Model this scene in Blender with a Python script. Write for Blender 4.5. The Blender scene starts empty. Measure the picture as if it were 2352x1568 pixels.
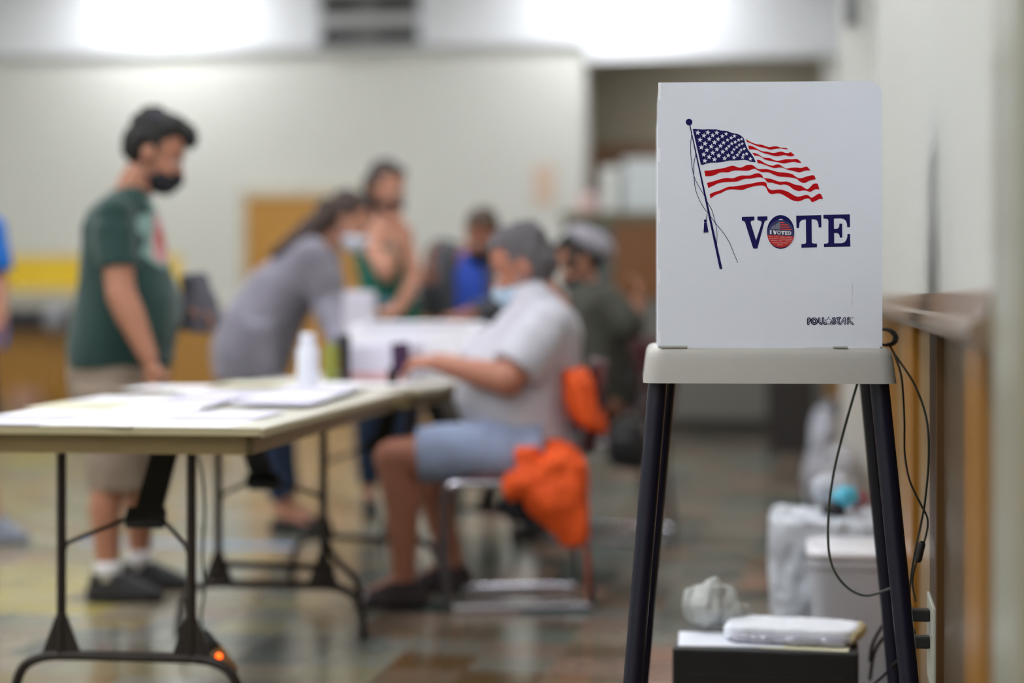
import bpy, bmesh, math, random
from mathutils import Vector, Matrix, noise
from mathutils.geometry import tessellate_polygon
random.seed(7)
SC = bpy.context.scene
COL = SC.collection
F = 4300.0; CX = 1176.0; HY = 684.0; EYE = 1.043
V = Vector
def P(px, py, Y): return V(((px-CX)/F*Y, Y, EYE-(py-HY)/F*Y))
TH = math.radians(9.56)
UW = V((math.cos(TH), -math.sin(TH), 0)); UA = V((math.sin(TH), math.cos(TH), 0)); UZ = V((0,0,1))
def R(u, v, z): return UW*u + UA*v + UZ*z
def lin(c): return tuple(((x/255)/12.92 if x/255 <= .04045 else ((x/255+.055)/1.055)**2.4) for x in c)

# ---------------------------------------------------------------- materials
MATS = {}
def mat(name, rgb, rough=.6, metal=0, spec=.5, emit=None, es=0, trans=0, coat=0, bump=None, var=None, sheen=0):
    if name in MATS: return MATS[name]
    m = bpy.data.materials.new(name); m.use_nodes = True
    nt = m.node_tree; b = nt.nodes['Principled BSDF']
    c = lin(rgb)
    b.inputs['Base Color'].default_value = (*c, 1)
    b.inputs['Roughness'].default_value = rough
    b.inputs['Metallic'].default_value = metal
    b.inputs['Specular IOR Level'].default_value = spec
    b.inputs['Transmission Weight'].default_value = trans
    b.inputs['Coat Weight'].default_value = coat
    b.inputs['Sheen Weight'].default_value = sheen
    if emit:
        b.inputs['Emission Color'].default_value = (*lin(emit), 1); b.inputs['Emission Strength'].default_value = es
    tc = nt.nodes.new('ShaderNodeTexCoord')
    if var:                                   # (scale xyz, amount): streaks or blotches of the material itself
        sc, amt = var
        mp = nt.nodes.new('ShaderNodeMapping'); mp.inputs['Scale'].default_value = sc
        nz = nt.nodes.new('ShaderNodeTexNoise'); nz.inputs['Scale'].default_value = 1; nz.inputs['Detail'].default_value = 5
        nt.links.new(tc.outputs['Object'], mp.inputs['Vector']); nt.links.new(mp.outputs[0], nz.inputs['Vector'])
        mx = nt.nodes.new('ShaderNodeMix'); mx.data_type = 'RGBA'
        mx.inputs['A'].default_value = (*[x*(1-amt) for x in c], 1); mx.inputs['B'].default_value = (*[min(1, x*(1+amt)) for x in c], 1)
        nt.links.new(nz.outputs['Fac'], mx.inputs['Factor']); nt.links.new(mx.outputs['Result'], b.inputs['Base Color'])
    if bump:
        sc, st = bump
        nz = nt.nodes.new('ShaderNodeTexNoise'); nz.inputs['Scale'].default_value = sc; nz.inputs['Detail'].default_value = 6
        bp = nt.nodes.new('ShaderNodeBump'); bp.inputs['Strength'].default_value = st; bp.inputs['Distance'].default_value = .004
        nt.links.new(tc.outputs['Object'], nz.inputs['Vector']); nt.links.new(nz.outputs['Fac'], bp.inputs['Height']); nt.links.new(bp.outputs[0], b.inputs['Normal'])
    MATS[name] = m
    return m

# ---------------------------------------------------------------- mesh helpers
def setp(o, label=None, cat=None, group=None, kind=None):
    if label: o['label'] = label
    if cat: o['category'] = cat
    if group: o['group'] = group
    if kind: o['kind'] = kind
    return o
def link(name, me, m, parent=None, smooth=False):
    o = bpy.data.objects.new(name, me); COL.objects.link(o)
    if m: me.materials.append(m)
    if smooth:
        for p in me.polygons: p.use_smooth = True
    if parent:
        o.parent = parent
        o.matrix_parent_inverse = Matrix.Translation(-parent.location)
    return o
def thing(name, label, cat, loc, group=None):
    o = bpy.data.objects.new(name, None); COL.objects.link(o); o.location = loc; o.empty_display_size = .1
    return setp(o, label, cat, group)

class MB:
    def __init__(s): s.v = []; s.f = []
    def add(s, vs, fs):
        n = len(s.v); s.v += [V(x) for x in vs]; s.f += [tuple(i+n for i in f) for f in fs]; return s
    def obox(s, o, a, b, c):                     # origin corner and three edge vectors
        o = V(o); vs = [o, o+a, o+a+b, o+b, o+c, o+a+c, o+a+b+c, o+b+c]
        return s.add(vs, [(0,3,2,1),(4,5,6,7),(0,1,5,4),(1,2,6,5),(2,3,7,6),(3,0,4,7)])
    def cbox(s, c, ax, ay, az):                  # centre and three half vectors
        return s.obox(V(c)-ax-ay-az, ax*2, ay*2, az*2)
    def rbox(s, u0, u1, v0, v1, z0, z1):         # room aligned
        return s.obox(R(u0,v0,z0), UW*(u1-u0), UA*(v1-v0), UZ*(z1-z0))
    def loft(s, rings, n=20, caps=True, sq=1.0):
        vs = []; fs = []
        for c, a, b in rings:
            for i in range(n):
                t = 2*math.pi*i/n; ct, st = math.cos(t), math.sin(t)
                if sq != 1: ct = math.copysign(abs(ct)**sq, ct); st = math.copysign(abs(st)**sq, st)
                vs.append(V(c)+V(a)*ct+V(b)*st)
        for k in range(len(rings)-1):
            for i in range(n):
                j = (i+1) % n; fs.append((k*n+i, k*n+j, (k+1)*n+j, (k+1)*n+i))
        if caps:
            fs.append(tuple(range(n))[::-1]); fs.append(tuple((len(rings)-1)*n+i for i in range(n)))
        return s.add(vs, fs)
    def tube(s, pts, r, n=10, caps=True):
        pts = [V(p) for p in pts]; rr = r if isinstance(r, (list, tuple)) else [r]*len(pts)
        rings = []; prev = None
        for i, p in enumerate(pts):
            d = (pts[min(i+1, len(pts)-1)]-pts[max(i-1, 0)])
            d = d.normalized() if d.length > 1e-9 else V((0,0,1))
            if prev is None:
                h = V((0,0,1)) if abs(d.z) < .9 else V((1,0,0)); a = d.cross(h).normalized()
            else:
                a = (prev-d*prev.dot(d)); a = a.normalized() if a.length > 1e-6 else d.orthogonal().normalized()
            prev = a; b = d.cross(a)
            rings.append((p, a*rr[i], b*rr[i]))
        return s.loft(rings, n, caps)
    def ell(s, c, ax, ay, az, n=14, m=9):
        rings = []
        for k in range(m+1):
            t = math.pi*k/m; t = min(max(t, .04), math.pi-.04)
            rings.append((V(c)+V(az)*(-math.cos(t)), V(ax)*math.sin(t), V(ay)*math.sin(t)))
        return s.loft(rings, n)
    def ball(s, c, r): return s.ell(c, V((r,0,0)), V((0,r,0)), V((0,0,r)))
    def cap(s, p0, p1, r0, r1, k=6):             # tapered capsule
        p0 = V(p0); p1 = V(p1); d = (p1-p0).normalized(); pts = []; rr = []
        for i in range(k):
            t = math.pi/2*i/k; pts.append(p0-d*r0*math.cos(t)); rr.append(max(r0*math.sin(t), r0*.05))
        for i in range(5):
            t = i/4; pts.append(p0.lerp(p1, t)); rr.append(r0+(r1-r0)*t)
        for i in range(1, k+1):
            t = math.pi/2*i/k; pts.append(p1+d*r1*math.sin(t)); rr.append(max(r1*math.cos(t), r1*.05))
        return s.tube(pts, rr, 14)
    def mesh(s, name):
        me = bpy.data.meshes.new(name); me.from_pydata([tuple(v) for v in s.v], [], s.f); me.update()
        bm = bmesh.new(); bm.from_mesh(me); bmesh.ops.recalc_face_normals(bm, faces=bm.faces); bm.to_mesh(me); bm.free()
        return me
    def build(s, name, m, parent=None, smooth=False, bevel=0, autos=False):
        o = link(name, s.mesh(name), m, parent, smooth)
        if bevel:
            md = o.modifiers.new('bev', 'BEVEL'); md.width = bevel; md.segments = 2; md.limit_method = 'ANGLE'
        if autos:
            for e in o.data.edges: pass
            o.data.set_sharp_from_angle(angle=math.radians(40))
        return o
    def skin(s, name, m, parent=None, voxel=.009, smooth=5, amp=0, freq=9, flat=None):
        """voxel-merged continuous surface, smoothed, with optional folds"""
        me = s.mesh(name+'_raw'); o = bpy.data.objects.new(name+'_tmp', me); COL.objects.link(o)
        md = o.modifiers.new('r', 'REMESH'); md.mode = 'VOXEL'; md.voxel_size = voxel
        if smooth: sm = o.modifiers.new('s', 'SMOOTH'); sm.iterations = smooth; sm.factor = .5
        dg = bpy.context.evaluated_depsgraph_get(); dg.update()
        new = bpy.data.meshes.new_from_object(o.evaluated_get(dg)); bpy.data.objects.remove(o); bpy.data.meshes.remove(me)
        new.name = name
        if amp:
            vs = [(v.co.copy(), v.normal.copy()) for v in new.vertices]
            for v, (co, nn) in zip(new.vertices, vs):
                q = V((co.x, co.y, co.z*.6))*freq
                f = noise.noise(q)+.5*noise.noise(q*2.3)
                v.co = co+nn*amp*f
        new.materials.clear()
        return link(name, new, m, parent, True)

def spline(pts, k=6):
    pts = [V(p) for p in pts]; out = []
    for i in range(len(pts)-1):
        p0 = pts[max(i-1, 0)]; p1 = pts[i]; p2 = pts[i+1]; p3 = pts[min(i+2, len(pts)-1)]
        for j in range(k):
            t = j/k
            out.append(.5*((2*p1)+(-p0+p2)*t+(2*p0-5*p1+4*p2-p3)*t*t+(-p0+3*p1-3*p2+p3)*t**3))
    out.append(pts[-1]); return out

# ---------------------------------------------------------------- camera and light
cam = bpy.data.cameras.new('camera'); co = bpy.data.objects.new('camera', cam); COL.objects.link(co)
co.location = (0, 0, EYE); co.rotation_euler = (math.pi/2, 0, 0)
cam.sensor_width = 36; cam.lens = F/2352*36; cam.shift_y = -100/2352
cam.clip_end = 100; cam.clip_start = .05
cam.dof.use_dof = True; cam.dof.focus_distance = 3.64; cam.dof.aperture_fstop = 1.12; cam.dof.aperture_blades = 0
SC.camera = co
SC.view_settings.view_transform = 'Standard'; SC.view_settings.look = 'None'; SC.view_settings.gamma = 1
SC.view_settings.use_curve_mapping = False; SC.view_settings.exposure = 0.0
SC.cycles.use_denoising = True
SC.cycles.use_adaptive_sampling = True; SC.cycles.adaptive_threshold = .12; SC.cycles.adaptive_min_samples = 24
SC.cycles.max_bounces = 6; SC.cycles.diffuse_bounces = 3; SC.cycles.glossy_bounces = 3; SC.cycles.transmission_bounces = 6
SC.cycles.sample_clamp_indirect = 6; SC.cycles.caustics_reflective = False; SC.cycles.caustics_refractive = False
w = bpy.data.worlds.new('world'); SC.world = w; w.use_nodes = True
w.node_tree.nodes['Background'].inputs[0].default_value = (.6, .65, .7, 1); w.node_tree.nodes['Background'].inputs[1].default_value = .3

# ---------------------------------------------------------------- the room
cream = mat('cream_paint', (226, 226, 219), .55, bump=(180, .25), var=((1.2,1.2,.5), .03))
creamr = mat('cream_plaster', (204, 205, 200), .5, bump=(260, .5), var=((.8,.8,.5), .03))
white = mat('white_paint', (240, 242, 246), .6)
post_m = mat('olive_grey_gloss_paint', (158, 158, 142), .3)
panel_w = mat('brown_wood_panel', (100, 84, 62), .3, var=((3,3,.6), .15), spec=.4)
stile_w = mat('amber_wood_stile', (150, 104, 36), .35, var=((14,14,.7), .25), spec=.4)
rail_w = mat('greyed_wood_rail', (134, 112, 92), .28, var=((2,2,20), .15), coat=.2)
amber = mat('amber_wood', (186, 134, 58), .35, var=((5,5,.8), .15), coat=.2)
amber2 = mat('amber_wood_door', (198, 142, 56), .4, var=((6,6,.8), .12), coat=.2)
US = .209; VB = 17.57; CEIL = 4.7

# floor: tiles coloured one by one
def make_floor():
    T = .2286; me = bpy.data.meshes.new('floor'); bm = bmesh.new(); cl = bm.loops.layers.color.new('tile')
    pal = [(128,126,116)]*5+[(112,122,112)]*4+[(138,118,104)]*4+[(146,134,116)]*4+[(120,104,84)]*3+[(66,84,78)]*2+[(150,116,98)]*2+[(92,98,92)]*2+[(106,84,52)]*1
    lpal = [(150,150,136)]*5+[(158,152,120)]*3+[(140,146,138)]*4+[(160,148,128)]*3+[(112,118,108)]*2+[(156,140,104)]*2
    rnd = random.Random(11)
    u0 = -9; v0 = -4
    nu = int((US+.3-u0)/T)+14; nv = int((21.2-v0)/T)
    for i in range(nu):
        for j in range(nv):
            u = u0+i*T; v = v0+j*T
            c = rnd.choice(pal)
            p = R(u+T/2, v+T/2, 0)
            if p.y > .5:
                px = CX+F*p.x/p.y; py = HY+F*EYE/p.y
                if px < 900 and rnd.random() < .75: c = rnd.choice(lpal)  # tiles at left paled to paint in the wall's reflection
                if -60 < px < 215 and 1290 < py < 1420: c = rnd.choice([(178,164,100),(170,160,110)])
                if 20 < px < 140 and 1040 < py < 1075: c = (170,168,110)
            k = rnd.uniform(.92, 1.08); c = [x*k for x in c]
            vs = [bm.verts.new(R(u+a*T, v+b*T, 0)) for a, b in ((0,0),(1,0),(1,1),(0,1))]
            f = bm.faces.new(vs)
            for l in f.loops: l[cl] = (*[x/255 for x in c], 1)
    bm.to_mesh(me); bm.free()
    m = bpy.data.materials.new('vinyl_tiles'); m.use_nodes = True; nt = m.node_tree; b = nt.nodes['Principled BSDF']
    at = nt.nodes.new('ShaderNodeVertexColor'); at.layer_name = 'tile'
    nz = nt.nodes.new('ShaderNodeTexNoise'); nz.inputs['Scale'].default_value = 14; nz.inputs['Detail'].default_value = 6
    tc = nt.nodes.new('ShaderNodeTexCoord'); nt.links.new(tc.outputs['Object'], nz.inputs['Vector'])
    mx = nt.nodes.new('ShaderNodeMix'); mx.data_type = 'RGBA'; mx.blend_type = 'MULTIPLY'; mx.inputs['Factor'].default_value = .35
    nt.links.new(at.outputs['Color'], mx.inputs['A']); nt.links.new(nz.outputs['Color'], mx.inputs['B'])
    hs = nt.nodes.new('ShaderNodeRGBToBW'); nt.links.new(nz.outputs['Color'], hs.inputs[0]); nt.links.new(hs.outputs[0], mx.inputs['B'])
    nt.links.new(mx.outputs['Result'], b.inputs['Base Color'])
    b.inputs['Roughness'].default_value = .14; b.inputs['Specular IOR Level'].default_value = .55
    rr = nt.nodes.new('ShaderNodeMapRange'); rr.inputs['To Min'].default_value = .1; rr.inputs['To Max'].default_value = .24
    nt.links.new(nz.outputs['Fac'], rr.inputs['Value']); nt.links.new(rr.outputs[0], b.inputs['Roughness'])
    setp(link('floor', me, m), kind='structure')
make_floor()
def struct(name, mb, m, parent=None, **k):
    o = mb.build(name, m, parent, **k)
    if not parent: o['kind'] = 'structure'
    return o
OL, OR_ = None, None
def u_at(px, v):                                  # room u of the point at pixel column px on the plane v
    k = (px-CX)/F; # X=kY, X=u cos+v sin, Y=-u sin+v cos
    c, s = math.cos(TH), math.sin(TH)
    return v*(k*c-s)/(c+k*s)
u_op0 = u_at(1342, VB); u_op1 = u_at(1892, VB)
struct('wall_back', MB().rbox(-9.5, u_op0, VB, VB+.35, .96, 3.43).rbox(u_op1, US+.3, VB, VB+.35, .96, 3.43), cream)
struct('trim_1', MB().rbox(-9.5, u_op0, VB-.02, VB+.35, 0, .93).rbox(u_op1, US, VB-.02, VB+.35, 0, .93), amber)
struct('trim_2', MB().rbox(-9.5, u_op0+.01, VB-.05, VB+.3, .93, .97).rbox(u_op1-.01, US, VB-.05, VB+.3, .93, .97), mat('pale_ledge', (206,196,172), .4))
struct('wall_upper', MB().rbox(-9.5, US+.3, VB-.07, VB+.2, 3.44, CEIL).rbox(u_op0+.02, US+.3, VB-.07, VB+.2, 3.28, 3.44), white)
struct('ceiling', MB().rbox(-9.5, US+.3, -4.2, VB+4, CEIL, CEIL+.1), white)
struct('wall_left', MB().rbox(-9.6, -9.4, -4.2, VB+.3, 0, CEIL), cream)
struct('wall_behind', MB().rbox(-9.5, US+.3, -4.4, -4.2, 0, CEIL), cream)
# alcove behind the opening
struct('wall_alcove', MB().rbox(u_op0-.8, US+1.5, VB+3.2, VB+3.4, 0, 3.9).rbox(u_op0-.9, u_op0-.75, VB+.35, VB+3.3, 0, 3.9).rbox(US+.3, US+.45, VB+.35, VB+3.3, 0, 3.9), mat('beige_alcove', (168, 160, 140), .7))
struct('trim_3', MB().rbox(u_op0-.75, US+.3, VB+3.14, VB+3.2, 1.9, 2.75), mat('brown_band', (140, 106, 80), .6))
# right wall
POST0, POST1 = 1.99, 2.3
cY = math.cos(TH)
def vy(Y): return (Y+math.sin(TH)*US)/math.cos(TH)     # room v of the right wall at camera depth Y
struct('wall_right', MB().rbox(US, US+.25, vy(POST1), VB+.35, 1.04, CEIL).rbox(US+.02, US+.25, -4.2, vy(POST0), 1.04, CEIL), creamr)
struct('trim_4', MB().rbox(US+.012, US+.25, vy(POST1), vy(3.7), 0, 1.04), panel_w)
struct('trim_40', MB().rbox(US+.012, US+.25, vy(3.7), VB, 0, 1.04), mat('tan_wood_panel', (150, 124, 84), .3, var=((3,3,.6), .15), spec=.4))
struct('trim_5', MB().rbox(US+.03, US+.25, -4.2, vy(POST0), 0, 1.04), amber)
for i, (a, b) in enumerate([(2.5, 2.80), (3.61, 3.84), (4.56, 5.06), (6.0, 6.35), (7.1, 7.5), (9.3, 9.6), (11, 11.4), (13, 13.4)]):
    struct('trim_%d' % (6+i), MB().rbox(US-(.006 if i != 1 else .002), US+.05, vy(a), vy(b), 0, .98), stile_w if i != 1 else mat('dark_brown_stile', (84, 56, 22), .35, var=((14,14,.7), .25), spec=.4), bevel=.002)
ra = MB()
v0, v1 = vy(POST1), vy(8.6)
prof = [(US+.02, 1.052), (US-.012, 1.052), (US-.016, 1.035), (US-.018, 1.018), (US-.036, 1.013), (US-.038, .998), (US-.03, .985), (US-.022, .979), (US+.02, .979)]
vs = [R(u, v0, z) for u, z in prof]+[R(u, v1, z) for u, z in prof]; n = len(prof)
ra.add(vs, [(i, (i+1) % n, n+(i+1) % n, n+i) for i in range(n)]+[tuple(range(n)), tuple(range(n, 2*n))])
struct('trim_20', ra, rail_w)
struct('trim_21', MB().rbox(US-.010, US+.2, vy(POST0), vy(POST1), 0, CEIL), post_m, bevel=.006)
struct('trim_22', MB().rbox(US-.15, US+.1, vy(8.25), vy(8.6), 0, CEIL), mat('white_pilaster', (222,222,218), .5), bevel=.004)
struct('baseboard_right', MB().rbox(US-.012, US+.03, vy(POST1), vy(8.2), 0, .1), mat('dark_baseboard', (70,52,36), .4))
t = thing('conduit_box', 'small grey box high on the white pilaster of the right wall', 'box', R(US-.15, vy(8.25), 2.25))
MB().rbox(US-.135, US-.085, vy(8.25)-.05, vy(8.25)-.001, 2.25, 2.6).build('cover', mat('grey_metal_box', (120,122,124), .4, .3), t, bevel=.006)
MB().rbox(US-.12, US-.1, vy(8.25)-.03, vy(8.25)-.002, 2.6, 3.1).build('conduit', MATS['grey_metal_box'], t)

# grille in the upper wall
t = thing('wall_grille', 'dark square ventilation grille with pale crossbars high in the white upper wall', 'grille', R(u_at(850, VB), VB-.03, 3.5))
gu0, gu1 = u_at(737, VB-.09), u_at(962, VB-.09)
MB().rbox(gu0, gu1, VB-.09, VB-.071, 3.47, 4.35).build('backing', mat('grille_dark', (34,32,29), .8), t)
gm = mat('grille_bar_grey', (186,186,188), .5)
for a, b in ((3.635, 3.775), (3.95, 4.09)): MB().rbox(gu0, gu1, VB-.11, VB-.091, a, b).build('crossbar', gm, t)
gc = (gu0+gu1)/2-.02
for a, b in ((3.475, 3.634), (3.776, 3.949)): MB().rbox(gc-.11, gc+.1, VB-.10, VB-.0905, a, b).build('mullion', mat('grille_mid', (84,82,80), .6), t)
fr = MB(); fr.rbox(gu0-.05, gu0, VB-.11, VB-.071, 3.44, 4.4); fr.rbox(gu1, gu1+.05, VB-.11, VB-.071, 3.44, 4.4); fr.rbox(gu0, gu1, VB-.11, VB-.071, 3.44, 3.475)
fr.build('frame', mat('grille_frame', (214,218,224), .5), t)

# door and things along the back wall
d0, d1 = u_at(572, VB), u_at(842, VB)
dr = struct('door_1', MB().rbox(d0, d1, VB-.06, VB-.021, 0, 2.02), amber2)
MB().rbox(d0-.07, d0-.005, VB-.07, VB-.021, 0, 2.09).rbox(d1+.005, d1+.07, VB-.07, VB-.021, 0, 2.09).rbox(d0-.07, d1+.07, VB-.07, VB-.021, 2.025, 2.09).build('door_frame', mat('door_casing', (216,204,176), .5), dr)
h = MB(); h.tube([R(d1-.09, VB-.061, 1.0), R(d1-.09, VB-.11, 1.0), R(d1-.19, VB-.11, 1.0)], .012); h.build('door_handle', mat('brass', (170,150,110), .3, .9), dr, True)
y0, y1 = u_at(-60, VB), u_at(415, VB)
t = thing('display_board', 'bright yellow board on the back wall above a dark shelf', 'board', R(y0, VB-.05, 1.12))
MB().rbox(y0, y1, VB-.045, VB-.01, 1.13, 1.45).build('panel', mat('yellow_board', (255,214,52), .5), t)
MB().rbox(y0, y1, VB-.055, VB-.046, 1.1, 1.14).rbox(y0, y1, VB-.055, VB-.046, 1.445, 1.47).build('edge_strip', mat('cream_edge', (226,208,150), .5), t)
t = thing('wall_shelf', 'long pale wall shelf with dark navy front under the yellow board', 'shelf', R(y0, VB-.3, .74))
MB().rbox(y0, u_at(400, VB), VB-.32, VB-.051, .93, 1.02).build('shelf_board', mat('shelf_pale', (190,184,170), .5), t)
MB().rbox(y0, u_at(330, VB), VB-.3, VB-.06, .75, .925).build('front_panel', mat('navy_dark', (36,38,54), .5), t)
b = MB(); b.ell(R(u_at(130, 17.2), VB-.42, .86), UW*.09, UA*.09, UZ*.15)
setp(b.build('plastic_bag', mat('pale_plastic', (170,172,180), .3), None, True), 'small pale plastic bag hanging at the dark shelf front by the back wall', 'bag')
t = MB().rbox(u_at(30, 17), u_at(85, 17), 16.9, 17.15, 0, .16); setp(t.build('pink_box', mat('pink_card', (190,146,124), .6), None, bevel=.01), 'small pinkish box on the floor by the back wall wainscot', 'box')
pu = u_at(1250, VB)
t = MB().rbox(pu-.1, pu+.1, VB-.012, VB-.002, 1.93, 2.3); setp(t.build('paper_notice', mat('peach_paper', (228,200,180), .7)), 'faded peach paper notice taped to the cream back wall beside the opening', 'notice')

# opening: cabinet and clutter
cu0, cu1 = u_at(1288, 14.2), u_at(1900, 14.2)
t = thing('storage_cabinet', 'long brown wooden cabinet with olive grey top standing in front of the opening', 'cabinet', R(cu0, 14.2, 0))
cz = 1.70
MB().rbox(cu0, cu1, 14.2, 15.0, cz-.08, cz).build('top', mat('olive_top', (98,90,64), .5), t)
MB().rbox(cu0+.02, cu0+.4, 14.22, 14.98, .85, cz-.08).build('side_panel', mat('slate_side', (70,78,76), .5), t)
MB().rbox(cu0+.4, u_at(1575, 14.2), 14.22, 14.98, 1.04, cz-.08).build('door', mat('chestnut_wood', (112,68,26), .4, var=((5,5,.9), .2)), t)
MB().rbox(u_at(1575, 14.2)+.02, cu1, 14.22, 14.98, 1.04, cz-.08).build('door', MATS['chestnut_wood'], t)
MB().rbox(cu0+.4, cu1, 14.24, 14.98, .12, 1.03).build('lower_panel', mat('grey_lower', (104,102,96), .5), t)
MB().rbox(cu0+.4, cu1, 14.3, 14.98, 0, .115).build('plinth', mat('plinth_dark', (52,48,42), .6), t)
MB().rbox(cu0+.02, cu0+.38, 14.24, 14.98, 0, .84).build('lower_side', mat('slate_dark', (58,60,58), .5), t)
for nm, px0, px1, z1, c, lb in [('carton', 1385, 1425, .36, (214,216,212), 'small pale carton nearest the left end of the brown cabinet top'),
        ('carton', 1435, 1560, .42, (200,206,208), 'wide white carton on the brown cabinet top partly hidden by the voting booth'),
        ('carton', 1330, 1375, .16, (214,184,182), 'low pinkish carton at the slate end of the brown cabinet top'),
        ('carton', 1575, 1700, .5, (196,190,196), 'tall grey white carton on the cabinet top behind the voting booth')]:
    q = MB().rbox(u_at(px0, 14.6), u_at(px1, 14.6), 14.45, 14.85, cz, cz+z1)
    o = setp(q.build(nm, mat('carton_%d' % px0, c, .7), None, bevel=.02), lb, 'box')
t = thing('shelving_unit', 'white shelving full of pale packets in the recess behind the cabinet', 'shelving', R(u_op0, VB+2.6, 0))
for z in (1.2, 1.6, 2.0): MB().rbox(u_op0-.1, US+.1, VB+2.7, VB+3.1, z, z+.03).build('shelf', mat('shelf_white', (196,192,190), .5), t)
for q0 in (u_op0-.14, US+.1): MB().rbox(q0, q0+.04, VB+2.7, VB+3.1, 0, 2.3).build('upright', MATS['shelf_white'], t)
rnd = random.Random(5)
for z in (1.63, 2.03):
    uu = u_op0+.05
    while uu < US-.4:
        wd = rnd.uniform(.16, .34); hh = rnd.uniform(.14, .3)
        c = rnd.choice([(206,198,200),(186,182,190),(206,206,200),(200,178,174)])
        q = MB().rbox(uu, uu+wd-.03, VB+2.72, VB+2.95, z, z+hh).build('packet', mat('packet_%d%d' % c[:2], c, .6), None, bevel=.015)
        setp(q, 'pale packet on the %s shelf in the recess beyond the cabinet' % ('upper' if z > 2 else 'middle'), 'packet', 'packets on the %s recess shelf' % ('upper' if z > 2 else 'middle'))
        uu += wd
# dark box and far bags along the right wall
bu = u_at(1810, 11.6)
t = thing('dark_crate', 'dark brown crate standing on the floor in front of the grey cabinet base', 'crate', R(bu, 12.6, 0))
MB().rbox(bu-.16, bu+.16, 12.6, 13.0, 0, .86).build('body', mat('dark_brown_crate', (34,29,27), .6), t, bevel=.01)
MB().rbox(bu-.17, bu+.17, 12.59, 13.01, .86, .9).build('lid', MATS['dark_brown_crate'], t, bevel=.01)

# ---------------------------------------------------------------- lights
def lum(name, u, v, z, lu, lv, strength, label, group):
    t = thing(name, label, 'ceiling light', R(u, v, z), group)
    MB().rbox(u-lu-.03, u+lu+.03, v-lv-.03, v+lv+.03, z+.012, CEIL if z > 4 else z+.1).build('housing', mat('white_housing', (235,235,235), .5), t)
    MB().rbox(u-lu, u+lu, v-lv, v+lv, z, z+.01).build('diffuser', mat('diffuser_%g' % strength, (255,255,255), .5, emit=(250,252,255), es=strength), t)
G = 'ceiling light panels above the hall'
for u in (-7.0, -4.2, -1.4):
    for v in (-2.0, 1.0, 4.6, 8.2, 11.8):  # first row is added, unseen behind the camera, to brighten the booth
        lum('ceiling_light', u, v, 4.62, .3, .62, 25.5, 'white rectangular ceiling light panel above the hall, out of the picture', G)
for px in (395, 1440):
    u = u_at(px, VB)
    lum('ceiling_light', u, VB-.72, 4.3, .55, .12, 52.0, 'bright tube light near the upper back wall, out of the picture', 'tube lights by the upper back wall')

lum('ceiling_light', (u_op0+US)/2, VB+1.8, 3.8, .5, .3, 12.0, 'added unseen light panel brightening the recess beyond the cabinet', None)  # unseen lamp added to brighten the dark recess
struct('ceiling_recess', MB().rbox(u_op0-.9, US+.5, VB+.2, VB+3.4, 3.9, 4.0), white)

# ---------------------------------------------------------------- voting booth
BT = math.radians(4.0)
BW = V((math.cos(BT), -math.sin(BT), 0)); BD = V((math.sin(BT), math.cos(BT), 0))
B0 = V((.2844, 3.64, 0)); PW = .4306; PZ0 = .9465; PH = .515
def B(x, y, z): return B0 + BW*x + BD*y + UZ*z
def PL(px, py):                                   # point of the printed panel seen at a photo position -> (x, z) on the panel
    d = V(((px-CX)/F, 1, -(py-HY)/F)); n = BD
    t = (B0-V((0,0,EYE))).dot(n)/d.dot(n); p = V((0,0,EYE))+d*t-B0
    return p.dot(BW), p.z+0
booth = thing('voting_booth', 'white voting booth on four dark legs with waving flag and VOTE lettering', 'voting booth', B(PW/2, .2, 0))
tray_m = mat('putty_plastic', (178, 176, 171), .4, bump=(400, .15), spec=.35)
wp = mat('white_corrugated_plastic', (222, 227, 240), .5, bump=(150, .06))
# tray
def rrect(x0, x1, y0, y1, r, z, k=6):
    out = []
    for cx_, cy_, a0 in ((x1-r, y0+r, -90), (x1-r, y1-r, 0), (x0+r, y1-r, 90), (x0+r, y0+r, 180)):
        for i in range(k+1):
            a = math.radians(a0+90*i/k); out.append(B(cx_+r*math.cos(a), cy_+r*math.sin(a), z))
    return out
tb = MB(); rings = []
TX0, TX1, TY0, TY1 = -.0285, .4585, -.018, .42
for z, ins in ((.880, .0), (.878, -.001), (.885, 0), (.925, .005), (.936, .0075), (.943, .012), (.9462, .019), (.9465, .026)):
    rings.append(rrect(TX0+ins, TX1-ins, TY0+ins*.8, TY1-ins, .032, z))
rings = rings[1:]
n = len(rings[0]); vs = [p for r_ in rings for p in r_]; fs = []
for k in range(len(rings)-1):
    for i in range(n): j = (i+1) % n; fs.append((k*n+i, k*n+j, (k+1)*n+j, (k+1)*n+i))
fs.append(tuple(range(n))[::-1]); fs.append(tuple((len(rings)-1)*n+i for i in range(n)))
tb.add(vs, fs); tray = tb.build('tray', tray_m, booth, True); tray.data.set_sharp_from_angle(angle=math.radians(50))
MB().obox(B(.004, -.009, .9464), BW*.052, BD*.006, UZ*.0042).build('retaining_clip', tray_m, tray, bevel=.001)
MB().obox(B(.336, -.009, .9464), BW*.028, BD*.006, UZ*.0036).build('retaining_clip', tray_m, tray, bevel=.001)
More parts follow.
